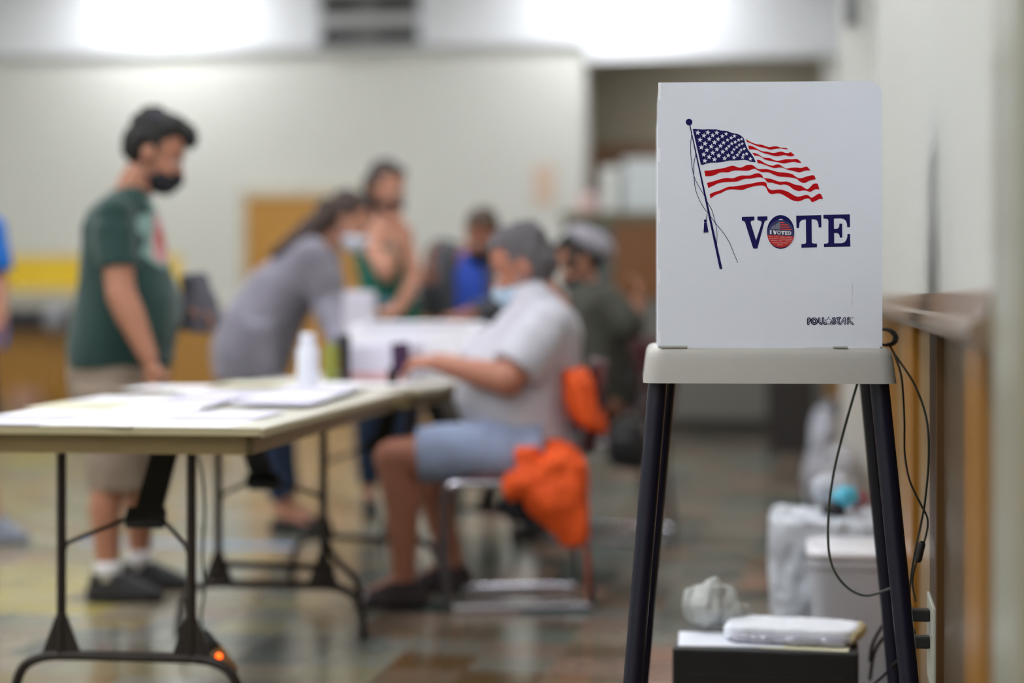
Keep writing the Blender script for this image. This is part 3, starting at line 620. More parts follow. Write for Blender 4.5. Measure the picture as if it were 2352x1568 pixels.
# ---------------------------------------------------------------- folding tables
tan_e = mat('tan_edge', (176,166,132), .5); apron_m = mat('apron_wood', (132,112,72), .5, var=((3,3,3), .12)); top_m = mat('laminate_cream', (222,218,202), .3)
brown_metal = mat('dark_brown_metal', (38,30,26), .35, .3)
def folding_table(c0, ang, L, W, label, frames, extra=False, zt=.74, wall=1):
    """c0: near right corner; ang: how far the long side turns from +Y towards +X"""
    t_ = V((math.sin(ang), math.cos(ang), 0)); p_ = V((-math.cos(ang), math.sin(ang), 0)); c0 = V(c0)
    t = thing('folding_table', label, 'table', c0+t_*L/2+p_*W/2)
    MB().obox(c0+UZ*(zt-.018), t_*L, p_*W, UZ*.018).build('tabletop', top_m, t, bevel=.004)
    e = MB(); e.obox(c0-t_*.004-UZ*0+UZ*(zt-.018), t_*.004, p_*W, UZ*.018); e.obox(c0-p_*.004+UZ*(zt-.022), t_*L, p_*.004, UZ*.018); e.obox(c0+p_*W+UZ*(zt-.022), t_*L, p_*.004, UZ*.018)
    e.build('edge_band', tan_e, t)
    a = MB(); i_ = .032; q = c0+t_*i_+p_*i_; L2 = L-2*i_; W2 = W-2*i_
    a.obox(q+UZ*(zt-.066), t_*.018, p_*W2, UZ*.046); a.obox(q+t_*(L2-.018)+UZ*(zt-.066), t_*.018, p_*W2, UZ*.046)
    a.obox(q+UZ*(zt-.066), t_*L2, p_*.018, UZ*.046); a.obox(q+p_*(W2-.018)+UZ*(zt-.066), t_*L2, p_*.018, UZ*.046)
    a.build('apron', apron_m, t, bevel=.002)
    for (s_, dirn, off) in frames:
        mid = c0+t_*s_+p_*(W/2-off)
        r = .0122; hb = .163; pw = .165
        fr = MB()
        for sg in (-1, 1):
            fr.tube([mid+p_*sg*.165+UZ*(zt-.03), mid+p_*sg*.165+UZ*hb], r, 12)
            x = .165
            fr.add([mid+p_*sg*(x-.05)+UZ*hb-t_*.006, mid+p_*sg*(x+.05)+UZ*hb-t_*.006, mid+p_*sg*(x+.012)+UZ*(hb+.1)-t_*.006, mid+p_*sg*(x-.012)+UZ*(hb+.1)-t_*.006,
                    mid+p_*sg*(x-.05)+UZ*hb+t_*.006, mid+p_*sg*(x+.05)+UZ*hb+t_*.006, mid+p_*sg*(x+.012)+UZ*(hb+.1)+t_*.006, mid+p_*sg*(x-.012)+UZ*(hb+.1)+t_*.006],
                   [(0,1,2,3),(7,6,5,4),(0,4,5,1),(1,5,6,2),(2,6,7,3),(3,7,4,0)])
        foot = [mid+p_*x+UZ*z for x, z in ((-.29,.012),(-.285,.07),(-.27,.12),(-.245,.145),(-.2,.16),(-.12,hb),(0,hb),(.12,hb),(.2,.16),(.245,.145),(.27,.12),(.285,.07),(.29,.012))]
        fr.tube(spline(foot, 3), r*1.05, 12)
        o = fr.build('leg_frame', brown_metal, t, True); o.data.set_sharp_from_angle(angle=math.radians(50))
        for sg in (-1, 1): MB().tube([mid+p_*sg*.29+UZ*.03, mid+p_*sg*.29+UZ*.001], .014, 10).build('foot_cap', MATS['black_rubber'], o, True)
        # folding brace
        k = mid+t_*dirn*.33+UZ*(zt-.06)
        kn = mid+t_*dirn*.12+UZ*.49+p_*(-.01)
        bw = MB(); d_ = (kn-k).normalized(); n_ = d_.cross(p_).normalized()
        bw.obox(k-p_*.035, p_*.07, kn-k, n_*.02); bw.cbox(kn+p_*.0, p_*.05, n_*.014, d_*.025)
        bw.build('brace_channel', mat('black_metal', (14,13,14), .4, .3), t, bevel=.003)
        rd = MB()
        for sg in (-1, 1): rd.tube([kn+p_*sg*.04, mid+p_*sg*.15+UZ*.44, mid+p_*sg*.165+UZ*.40], .006, 8)
        rd.build('brace_rod', brown_metal, t, True)
        if extra and s_ > 1:
            ex = MB(); ex.tube([mid+p_*.17+UZ*.225, mid-p_*.2+UZ*.218], r*.9, 8)
            ex.tube(spline([mid-p_*.165+UZ*.32, mid-p_*.2+UZ*.25, mid-p_*.26+UZ*.19, mid-p_*.283+UZ*.13], 4), r*.9, 8)
            ex.build('stretcher', brown_metal, t, True)
    return t, t_, p_
TA = math.radians(7.2); TL = 1.84; TWD = .78
C1 = V((-.584, 4.357, 0))
tab1, t1, p1 = folding_table(C1, TA, TL, TWD, 'cream topped folding table nearest the camera, strewn with papers', [(.19, 1, 0), (1.36, -1, .06)], True)
TB = math.radians(16); C2 = V((-.31, 6.27, 0))
tab2, t2, p2 = folding_table(C2, TB, 1.83, .76, 'second folding table beyond the near one, in front of the leaning woman', [(.5, 1, 0), (1.5, -1, 0)])
def T1(a, b, z=.74): return C1+t1*a+p1*b+UZ*z
def T2(a, b, z=.74): return C2+t2*a+p2*b+UZ*z
paper = mat('bright_paper', (250,250,255), .5); pap2 = mat('lilac_paper', (226,222,244), .5); pap3 = mat('cream_paper', (226,224,196), .5)
rnd = random.Random(21)
rows = ['row nearest the camera', 'second row', 'third row', 'fourth row', 'fifth row', 'sixth row', 'row at the far end']
for i in range(7):
    for j, (b, side) in enumerate(((.2, 'right'), (.43, 'middle'), (.65, 'left'))):
        if (i, j) in ((2, 0), (5, 1), (4, 2), (6, 2)): continue
        m_ = rnd.choice([paper, paper, paper, pap2, pap2, pap3])
        cn = {'bright_paper': 'white', 'lilac_paper': 'pale lilac', 'cream_paper': 'cream'}[m_.name]
        sheet('paper_sheet', T1(.15+.25*i, b+rnd.uniform(-.02,.02), .7402+(i*3+j)*.0014), rv(rnd.uniform(-.25,.25)-TA, .118), rv(-TA+math.pi/2, .15), .0012, m_,
              cn+' paper sheet on the near table, %s, %s of the row' % (rows[i], side), group='papers on the near table')
# bottles
def bottle(c, prof, m, name, label, capm=None, capprof=None, cat='bottle'):
    t = thing(name, label, cat, c)
    MB().loft([(c+UZ*z, V((r,0,0)), V((0,r,0))) for r, z in prof], 24).build('body', m, t, True)
    if capprof: MB().loft([(c+UZ*z, V((r,0,0)), V((0,r,0))) for r, z in capprof], 20).build('cap', capm, t, True)
    return t
wb = mat('white_plastic', (226,228,240), .35)
bottle(T1(1.62,.275,.745+.0225), [(.033,0),(.036,.006),(.036,.1),(.033,.115),(.024,.125)], wb, 'white_bottle', 'white plastic bottle with rounded cap near the far end of the near table', wb, [(.024,.126),(.025,.13),(.025,.155),(.02,.162)])
gb = bottle(T2(.3,.435,.742), [(.022,0),(.026,.006),(.027,.11),(.022,.13),(.012,.14)], mat('green_yellow_plastic', (140,146,60), .3), 'pump_bottle', 'slim green yellow bottle with grey pump top on the second table', mat('grey_plastic', (150,148,170), .4), [(.014,.141),(.016,.15),(.016,.165),(.01,.2)])
MB().obox(T2(.3,.375,.742), t2*.04, p2*.03, UZ*.17).build('spray_trigger', mat('black_plastic', (7,7,8), .5), gb, bevel=.005)
# cartons and papers on the second table
o = MB().obox(T2(.42,.2,.742), p2*.25, t2*.22, UZ*.13).build('document_box', mat('lilac_white_card', (216,212,232), .6), None, bevel=.006); setp(o, 'pale document box with pink base stripe on the second table', 'box')
MB().obox(T2(.418,.205,.744), p2*.24, t2*-.003, UZ*.03).build('pink_stripe', mat('pink_stripe', (226,180,190), .6), o)
o = MB().obox(T2(.7,.0,.742), p2*.52, t2*.26, UZ*.2).build('ballot_carton', mat('white_card', (244,244,252), .6), None, bevel=.006); setp(o, 'long white carton on the second table in front of the seated person', 'box')
MB().obox(T2(.69,.05,.943), p2*.42, t2*.24, UZ*.01).build('lid', MATS['white_card'], o, bevel=.003)
sheet('paper_sheet', T2(.2,.2,.7405), rv(.3,.108), rv(.3+math.pi/2,.14), .0015, paper, 'white sheet under the seated person\'s hands on the second table')
sheet('paper_sheet', T2(.32,.55,.7405), rv(-.1,.108), rv(-.1+math.pi/2,.14), .0015, pap2, 'lilac sheet beside the green yellow bottle on the second table')
o = MB().obox(T2(1.2,.62,.742), p2*.12, t2*.08, UZ*.33).build('folder_stack', mat('pale_folder', (210,206,222), .6), None, bevel=.01); setp(o, 'upright pale folder stack at the far end of the second table', 'folder')

# power strip under near table
ps = thing('power_strip', 'black power strip with a glowing orange switch hanging at the near table leg', 'power strip', P(500,1500,4.7))
a0, a1 = P(468,1452,4.72), P(535,1545,4.68); dd = (a1-a0); nn = V((0,1,0))
MB().tube([a0, a0+dd*.45], [.012,.017], 12).build('plug_body', blk, ps, True)
MB().tube([a0+dd*.45, a1], [.018,.016], 12).build('housing', mat('amber_housing', (130,84,30), .5), ps, True)
MB().ball(a0+dd*.56-nn*.017, .007).build('switch_light', mat('orange_lamp', (255,90,20), .4, emit=(255,80,10), es=6), ps, True)
cable('green_cable', [P(455,1048,4.75), P(466,1100,4.75), P(470,1180,4.75), P(465,1270,4.78), P(470,1350,4.78), P(462,1420,4.75), P(472,1458,4.72)], .0035, mat('green_cord', (30,64,50), .5), 'dark green cord dropping from the near table to the power strip')
o = MB().rbox(-3.15, -2.2, 7.55, 7.62, .0005, .002).build('floor_marking', mat('blue_marking', (120,150,200), .5)); setp(o, 'strip of pale blue tape on the floor at the left', 'marking')  # thin pale blue strip laid over the tiles

# ---------------------------------------------------------------- people
def hand(mb, wrist, d, n, side, curl=.6, L=.18):
    """d: pointing direction, n: palm normal (fingers curl towards it), side: thumb direction"""
    d = V(d).normalized(); n = (V(n)-d*V(n).dot(d)).normalized(); s_ = V(side); s_ = (s_-d*s_.dot(d)-n*s_.dot(n)).normalized()
    k = L/.18; w_ = V(wrist)
    mb.cap(w_-d*.01, w_+d*.03*k, .022*k, .026*k)
    mb.ell(w_+d*.055*k, s_*.041*k, n*.015*k, d*.05*k)
    for i, ln in enumerate((.07, .08, .074, .058)):
        b0 = w_+d*.088*k+s_*(.029-.0195*i)*k
        c1 = curl*(.6+.12*i); d1 = (d*math.cos(c1)+n*math.sin(c1)).normalized(); p = b0+d1*ln*.5*k
        c2 = c1+curl*.9; d2 = (d*math.cos(c2)+n*math.sin(c2)).normalized(); q = p+d2*ln*.5*k
        mb.cap(b0-d*.012, p, .0092*k, .0085*k, 4); mb.cap(p, q, .0085*k, .007*k, 4)
    tb_ = w_+d*.025*k+s_*.028*k; td = (s_*.75+d*.65+n*.25).normalized(); tm = tb_+td*.038*k; te = tm+(td*.5+d*.7+n*.3).normalized()*.03*k
    mb.cap(tb_, tm, .0125*k, .0105*k, 4); mb.cap(tm, te, .0105*k, .008*k, 4)
def head(par, body, c, f, u, skinm, hairm, maskm, hair='short', k=1.0, eyes=True):
    f = V(f).normalized(); u = V(u); u = (u-f*u.dot(f)).normalized(); s_ = f.cross(u); c = V(c)
    E = lambda mb, o_, a, b_, d_: mb.ell(c+(f*o_[0]+u*o_[1]+s_*o_[2])*k, s_*a*k, f*b_*k, u*d_*k)
    E(body, (0,.01,0), .075,.093,.094); E(body, (.032,-.045,0), .062,.062,.082); E(body, (.042,-.1,0), .042,.044,.03)
    body.cap(c+(f*.09-u*.02)*k, c+(f*.112-u*.052)*k, .009*k, .014*k); E(body, (.08,.0,0), .048,.016,.012)
    E(body, (.078,-.05,.035), .022,.02,.02); E(body, (.078,-.05,-.035), .022,.02,.02)
    for g in (-1, 1):
        E(body, (-.005,-.03,g*.076), .009,.019,.032)
    if eyes:
        for g in (-1, 1):
            e = MB(); e.ell(c+(f*.087-u*.018+s_*g*.03)*k, s_*.013*k, f*.009*k, u*.008*k); e.build('eye', mat('eye_white', (210,205,200), .2), par, True)
            e = MB(); e.ell(c+(f*.0935-u*.02+s_*g*.03)*k, s_*.006*k, f*.004*k, u*.006*k); e.build('iris', mat('iris_dark', (40,28,20), .2), par, True)
            e = MB(); e.cap(c+(f*.092+u*.006+s_*g*.015)*k, c+(f*.082+u*.01+s_*g*.048)*k, .004*k, .003*k); e.build('eyebrow', hairm, par, True)
    if maskm:
        m_ = MB(); E(m_, (.062,-.088,0), .062,.058,.05); E(m_, (.085,-.07,0), .04,.045,.035)
        for g in (-1, 1):
            m_.cap(c+(f*.04-u*.065+s_*g*.06)*k, c+(-f*.012-u*.01+s_*g*.079)*k, .0045*k, .004*k, 3); m_.cap(c+(f*.03-u*.105+s_*g*.052)*k, c+(-f*.014-u*.05+s_*g*.079)*k, .0045*k, .004*k, 3)
        m_.skin('face_mask', maskm, par, .006, 2)
    h_ = MB()
    E(h_, (-.018,.052,0), .079,.092,.066); E(h_, (-.045,.0,0), .079,.066,.088); E(h_, (-.02,.015,.05), .034,.06,.055); E(h_, (-.02,.015,-.05), .034,.06,.055)
    E(h_, (.038,.075,0), .052,.042,.028)
    if hair == 'quiff': E(h_, (.068,.078,.0), .05,.04,.03); E(h_, (.09,.058,.0), .036,.022,.02); E(h_, (-.03,.085,0), .062,.07,.038); E(h_, (.035,.09,0), .056,.06,.032)
    return h_
Z = V((0,0,1))
def seg(mb, p, q, r0, r1): mb.cap(p, q, r0, r1)
skinA = mat('skin_tan', (172,118,94), .5); skinB = mat('skin_light', (190,134,110), .5); skinC = mat('skin_ruddy', (176,116,94), .5)
black_cloth = mat('black_cloth', (20,19,28), .8)

# --- man in the green T-shirt
def man_green():
    p0 = V(((285-CX)/F*6.56, 6.56, 0))
    t = thing('person', 'standing man in green T-shirt, khaki shorts and black face mask beside the near table', 'person', p0)
    Yc = 6.56; N = lambda px, py, dy=0: P(px, py, Yc+dy)
    body = MB()
    for dy, kn, an, hp, th in ((-.13, (250,1085), (250,1322), (262,860), .12), (.15, (330,1075), (322,1292), (315,860), .12)):
        Yl = Yc+dy
        hpp, knp, anp = P(hp[0],hp[1],Yl), P(kn[0],kn[1],Yl), P(an[0],an[1],Yl); anp.z = .085
        seg(body, hpp+V((0,-dy*.35,0)), knp, .062, .054); seg(body, knp, knp.lerp(anp,.35)+V((-.012,0,0)), .055, .058); seg(body, knp.lerp(anp,.35)+V((-.012,0,0)), anp, .057, .036); seg(body, anp, anp+V((.1,0,-.045)), .034, .026)
        body_f = anp
        sh = MB(); b0 = V((anp.x, anp.y, 0))
        sh.loft([(b0+V((.055,0,.003)), V((.135,0,0)), V((0,.045,0))), (b0+V((.055,0,.03)), V((.138,0,0)), V((0,.048,0))), (b0+V((.03,0,.065)), V((.1,0,0)), V((0,.042,0))), (b0+V((-.005,0,.1)), V((.055,0,0)), V((0,.043,0)))], 20, sq=.8)
        sh.skin('shoe', mat('black_shoe', (22,21,26), .6), t, .007, 2)
        so = MB(); so.tube([V((anp.x,anp.y,.075)), V((anp.x-.003,anp.y,.14))], [.045,.043], 16); so.build('sock', mat('white_sock', (210,208,210), .8), t, True)
    body.loft([(N(285,870), V((.12,0,0)), V((0,.14,0))), (N(290,700), V((.15,0,0)), V((0,.15,0))), (N(280,560), V((.11,0,0)), V((0,.15,0))), (N(285,480), V((.08,0,0)), V((0,.12,0)))], 16)
    seg(body, N(288,475), N(322,405), .066, .062); seg(body, N(300,450), N(335,400), .058, .056)
    S1 = N(258,488,-.19); E1 = P(278,675,6.32); W1 = P(342,822,6.3)
    seg(body, S1, E1, .056, .05); seg(body, E1, E1.lerp(W1,.35), .052, .05); seg(body, E1.lerp(W1,.35), W1, .049, .031)
    hand(body, W1+V((.004,0,-.01)), (.12,0,-1), (.6,.7,0), (1,-.3,0), .45)
    S2 = N(300,488,.19); E2 = P(330,660,6.82); W2 = P(425,700,6.78)
    seg(body, S2, E2, .055, .048); seg(body, E2, W2, .048, .032); hand(body, W2, (1,-.1,-.3), (0,0,-1), (0,-1,0), 1.0)
    fw = V((.90,0,-.43)); hc = N(360,338)
    hm = mat('black_hair', (20,18,18), .7)
    hh = head(t, body, hc, fw, (.43,0,.9), skinA, hm, black_cloth, 'quiff', 1.08)
    body.skin('body', skinA, t, .008, 3)
    hh.skin('hair', hm, t, .006, 1, .011, 42)
    gm_ = MB(); gm_.cap(N(350,268,-.06), N(368,268,-.06), .012, .012); gm_.cap(N(350,268,.06), N(368,268,.06), .012, .012); gm_.tube([N(368,262,-.05), N(372,258,0), N(368,262,.05)], .004); gm_.build('sunglasses', mat('grey_lens', (90,88,104), .1, .5), t, True)
    sh = MB()
    rings = [(N(274,840), .182, .20), (N(276,800), .186, .205), (N(290,740), .19, .212), (N(296,690), .187, .212), (N(290,630), .168, .205), (N(284,570), .152, .2), (N(280,520), .14, .195), (N(282,480), .115, .17), (N(292,455), .085, .12), (N(300,432), .062, .075)]
    sh.loft([(c, V((a,0,0)), V((0,b_,0))) for c, a, b_ in rings], 28)
    for S_, E_, sg in ((S1, E1, -1), (S2, E2, 1)):
        d_ = E_-S_; sh.tube([S_+V((.015,-sg*.03,.0)), S_+d_*.25, S_+d_*.55, S_+d_*.68], [.062,.075,.069,.070], 18); sh.ball(S_+V((.01,0,-.005)), .07)
    ts = sh.skin('t_shirt', mat('dark_green_cotton', (21,56,52), .85, sheen=.2, bump=(300,.1)), t, .009, 3, .012, 7)
    so = bpy.data.objects[ts.name]; so.data.materials.append(mat('print_outline', (128,158,152), .8)); so.data.materials.append(mat('print_pink', (190,140,142), .8)); so.data.materials.append(mat('print_brick', (170,70,58), .8))
    for p in so.data.polygons:                # printed emblem: an oval with a darker centre on the chest
        c = p.center
        if p.normal.x < .1: continue
        y_ = (c.y-Yc+.02)/.13; z_ = (c.z-P(0,548,Yc).z)/.094; r_ = math.hypot(y_, z_)*(1+.35*noise.noise(V((c.y*14, c.z*14, 1))))
        if r_ < 1 or (abs(y_) < .35 and 1 <= z_ < 1.5): p.material_index = 1
        if r_ < .82: p.material_index = 2
        if r_ < .5 and z_ < .3 and y_ < .1: p.material_index = 3
    st = MB(); st.loft([(N(272,800), V((.172,0,0)), V((0,.19,0))), (N(272,880), V((.18,0,0)), V((0,.2,0))), (N(275,930), V((.165,0,0)), V((0,.2,0)))], 24)
    for dy, x0, x1 in ((-.105, 258, 272), (.12, 300, 318)):
        st.loft([(P(x0,890,Yc+dy), V((.145,0,0)), V((0,.128,0))), (P((x0+x1)/2,1000,Yc+dy), V((.118,0,0)), V((0,.1,0))), (P(x1,1125,Yc+dy), V((.105,0,0)), V((0,.092,0)))], 20)
    st.skin('shorts', mat('khaki_cotton', (142,126,112), .85, bump=(250,.1)), t, .009, 3, .012, 8)
    return W2
W2 = man_green()
gbag = MB(); gp = W2+V((.0,0,.0))
gbag.loft([(gp+V((.03,.0,.11)), V((.05,0,0)), V((0,.035,0))), (gp+V((.045,0,.03)), V((.07,0,0)), V((0,.05,0))), (gp+V((.05,0,-.05)), V((.08,0,0)), V((0,.055,0))), (gp+V((.04,0,-.1)), V((.06,0,0)), V((0,.05,0)))], 18)
o = gbag.skin('cloth_bundle', mat('dark_grey_cloth', (98,96,106), .8), None, .008, 2, .015, 12); setp(o, 'dark grey cloth bundle held at the belly of the man in green', 'cloth')

# --- seated person in the light grey T-shirt
def seated_grey():
    Yc = 6.48; N = lambda px, py, dy=0: P(px, py, Yc+dy)
    t = thing('person', 'seated grey-haired person in light grey T-shirt, denim shorts and pale blue mask', 'person', V((.05, Yc, 0)))
    body = MB()
    legs = ((-.16, (905,1052), (928,1335), 1), (.2, (960,1045), (1038,1300), 0))
    for dy, kn, an, near in legs:
        Yl = Yc+dy; hip = P(1210,1035,Yl); k_ = P(kn[0],kn[1],Yl); a_ = P(an[0],an[1],Yl); a_.z = .09
        seg(body, hip, k_, .095, .068); seg(body, k_, k_.lerp(a_,.35)+V((.015,0,0)), .066, .064); seg(body, k_.lerp(a_,.35)+V((.015,0,0)), a_, .062, .04); seg(body, a_, a_+V((-.1,0,-.045)), .036, .028)
        sh = MB(); b0 = V((a_.x, a_.y, 0))
        sh.loft([(b0+V((-.04,0,.003)), V((.12,0,0)), V((0,.046,0))), (b0+V((-.04,0,.03)), V((.122,0,0)), V((0,.048,0))), (b0+V((-.02,0,.065)), V((.09,0,0)), V((0,.043,0))), (b0+V((.003,0,.09)), V((.055,0,0)), V((0,.044,0)))], 20, sq=.8)
        sh.skin('shoe', mat('dark_maroon_shoe', (50,38,44), .6), t, .007, 2)
        so = MB(); so.ell(b0+V((-.138,0,.035)), V((.03,0,0)), V((0,.04,0)), V((0,0,.026))); so.build('shoe_toe', mat('pale_toe', (170,168,178), .5), t, True)
    body.loft([(N(1235,1040), V((.15,0,0)), V((0,.17,0))), (N(1200,880), V((.17,0,0)), V((0,.18,0))), (N(1240,760), V((.12,0,0)), V((0,.17,0))), (N(1255,690), V((.08,0,0)), V((0,.1,0)))], 18)
    seg(body, N(1258,705), N(1215,640), .072, .068)
    S1 = N(1262,745,-.2); E1 = P(1165,872,6.2); W1 = P(1010,836,6.3)
    seg(body, S1, E1, .062, .056); seg(body, E1, E1.lerp(W1,.4), .058, .05); seg(body, E1.lerp(W1,.4), W1, .049, .031); hand(body, W1, (-1,.12,.12), (0,.5,-1), (-.2,.6,.9), .9)
    S2 = N(1225,745,.2); E2 = P(1075,850,6.7); W2_ = P(1005,830,6.62)
    seg(body, S2, E2, .058, .05); seg(body, E2, W2_, .05, .034); hand(body, W2_+V((-.01,0,0)), (-1,-.35,0), (0,-.2,-1), (0,-1,.3), .9)
    hm = mat('grey_hair', (96,92,96), .8)
    hh = head(t, body, N(1196,598), (-.9,0,-.42), (-.42,0,.9), skinC, hm, mat('pale_blue_mask', (176,200,222), .8), 'short', 1.1)
    hc = N(1196,598); hh.ell(hc+V((.05,0,-.02)), V((.07,0,-.04)), V((0,.088,0)), V((.04,0,.075))); hh.ell(hc+V((.0,0,.045)), V((.1,0,-.02)), V((0,.09,0)), V((.0,0,.06)))
    body.skin('body', skinC, t, .008, 3)
    hh.skin('hair', hm, t, .007, 1, .014, 36)
    sh = MB()
    rg = [((1240,1030), .17, .2, 0), ((1205,985), .205, .22, 0), ((1190,930), .225, .235, .02), ((1200,870), .215, .235, .04), ((1222,810), .17, .225, .06), ((1245,755), .135, .215, .08), ((1258,708), .12, .175, .08), ((1262,680), .095, .12, .06), ((1262,664), .06, .08, .05)]
    sh.loft([(N(*c), V((a,0,-sl)), V((0,b_,0))) for c, a, b_, sl in rg], 28)
    for S_, E_, f_ in ((S1, E1, .82), (S2, E2, .95)):
        d_ = E_-S_; sh.tube([S_-d_*.1, S_+d_*.3, S_+d_*.6, S_+d_*f_], [.07,.092,.088,.086], 18); sh.ball(S_, .084)
    sh.skin('t_shirt', mat('light_grey_cotton', (196,195,206), .85, bump=(300,.1)), t, .009, 3, .014, 6)
    st = MB()
    st.loft([(N(1255,1045,0), V((.02,0,.085)), V((0,.2,0))), (N(1180,1035,0), V((.0,0,.09)), V((0,.2,0)))], 20)
    for dy, kn, an, near in legs:
        st.tube([P(1245,1035,Yc+dy), P(1150,1035,Yc+dy), P(1050,1037,Yc+dy), P(kn[0]+55,kn[1]-8,Yc+dy)], [.112,.108,.098,.094], 20)
    st.skin('shorts', mat('light_denim', (146,158,188), .85, bump=(250,.2)), t, .009, 3, .01, 8)
    return W1
W1s = seated_grey()
t = thing('phone_pouch', 'dark purple pouch held upright by the seated person over the table', 'pouch', W1s+V((-.13,.03,.0)))
pp = P(920,822,6.33)
MB().cbox(pp, V((.03,0,.002)), V((0,.012,0)), V((-.002,0,.052))).build('cover', mat('dark_purple', (62,30,72), .5), t, bevel=.006)
MB().cbox(P(903,862,6.35), V((.018,0,0)), V((0,.03,0)), V((0,0,.028))).build('base', mat('black_plastic', (7,7,8), .5), t, bevel=.006)

# --- chairs
burg = mat('burgundy_vinyl', (74,30,34), .5); dark_chrome = mat('darkened_chrome', (92,88,92), .4, .6); chrome = mat('chrome', (205,203,214), .22, 1.0)  # leg metal darkened to stand for dark reflections in upright chrome
def chair(name, label, c, ang, zs=.445, W=.44, D=.42):
    """sled base stacking chair; ang = facing direction"""
    f = V((math.cos(ang), math.sin(ang), 0)); s_ = V((-f.y, f.x, 0)); c = V(c); c.z = 0
    t = thing(name, label, 'chair', c)
    q = MB(); q.loft([(c+Z*(zs-.03), f*D/2*.96, s_*W/2*.96), (c+Z*(zs-.015), f*D/2, s_*W/2), (c+Z*(zs+.012), f*D/2, s_*W/2), (c+Z*(zs+.024), f*D/2*.92, s_*W/2*.92)], 32, sq=.45); q.build('seat', burg, t, True)
    q = MB(); b0 = c-f*(D/2+.01)
    q.loft([(b0-f*.01+Z*.52, s_*W/2*.86, f*.016), (b0-f*.015+Z*.54, s_*W/2*.95, f*.018), (b0-f*.055+Z*.8, s_*W/2*.95, f*.018), (b0-f*.06+Z*.83, s_*W/2*.85, f*.014)], 28, sq=.5); q.build('backrest', burg, t, True)
    for sg in (-1, 1):
        e = s_*sg*(W/2+.008)
        MB().tube(spline([c+e-f*.245+Z*.013, c+e-f*.1+Z*.0128, c+e+f*.17+Z*.0128, c+e+f*.225+Z*.016], 4), .0125, 10).build('runner', chrome, t, True)
        MB().tube(spline([c+e-f*.185+Z*(zs-.015), c+e-f*.1+Z*(zs-.02), c+e+f*.2+Z*(zs-.02), c+e+f*.245+Z*(zs-.03)], 4), .0125, 10).build('seat_rail', chrome, t, True)
        MB().tube(spline([c+e+f*.246+Z*(zs-.034), c+e+f*.255+Z*(zs-.07), c+e+f*.25+Z*.2, c+e+f*.242+Z*.05, c+e+f*.228+Z*.018], 4), .0122, 10).build('leg', dark_chrome, t, True)
        MB().tube(spline([c+e-f*.23+Z*.72, c+e-f*.21+Z*.6, c+e-f*.19+Z*(zs-.01), c+e-f*.22+Z*.2, c+e-f*.247+Z*.016], 4), .0122, 10).build('leg', dark_chrome, t, True)
    return t
chair('sled_chair', 'burgundy sled base chair under the person in the light grey T-shirt', V((.01, 6.45, 0)), math.pi+.08, W=.42, D=.44)
chair('sled_chair', 'burgundy sled base chair under the person in the olive jacket', V((.42, 8.2, 0)), math.pi*.9, W=.44)
chair('sled_chair', 'empty burgundy chair with pale frame farthest back beside the booth leg', V((.6, 10.3, 0)), math.pi*.5)

# --- orange jacket on the chair
def jacket():
    Y = 6.42
    t = thing('jacket', 'bright orange jacket draped over the back of the near burgundy chair', 'jacket', V((.2, Y, .3)))
    om = mat('orange_fabric', (238,88,22), .75, bump=(120,.2))
    q = MB()
    q.loft([(P(1312,846,Y), V((.045,0,0)), V((0,.2,0))), (P(1320,870,Y), V((.058,0,0)), V((0,.24,0))), (P(1330,915,Y), V((.07,0,0)), V((0,.25,0))), (P(1344,958,Y), V((.072,0,-.02)), V((0,.24,0))), (P(1352,980,Y), V((.058,0,-.022)), V((0,.2,0)))], 24)
    q.skin('upper_fold', om, t, .009, 3, .012, 14)
    q = MB(); Y2 = 6.2
    q.tube([P(1212,1030,Y2), P(1222,1060,Y2), P(1238,1090,Y2)], [.034,.045,.06], 16)
    q.tube([P(1280,1040,Y2+.1), P(1285,1090,Y2), P(1292,1150,Y2), P(1312,1205,Y2), P(1325,1238,Y2)], [.06,.095,.092,.06,.034], 18)
    q.tube([P(1250,1085,Y2), P(1205,1105,Y2-.02), P(1160,1132,Y2)], [.06,.05,.035], 16)
    q.tube([P(1240,1120,Y2), P(1262,1170,Y2), P(1290,1215,Y2)], [.06,.05,.035], 16)
    q.skin('lower_drape', om, t, .009, 2, .028, 11)
    q = MB(); q.tube([P(1150,1150,Y2+.03), P(1185,1168,Y2+.03), P(1225,1180,Y2+.05)], [.03,.04,.035], 14); q.skin('black_lining', black_cloth, t, .009, 2, .01, 14)
    q = MB(); q.tube([P(1342,1225,Y2), P(1350,1290,Y2), P(1352,1398,6.26)], [.006,.007,.006], 8); q.build('drawstring', mat('red_orange_cord', (196,80,50), .7), t, True)
jacket()

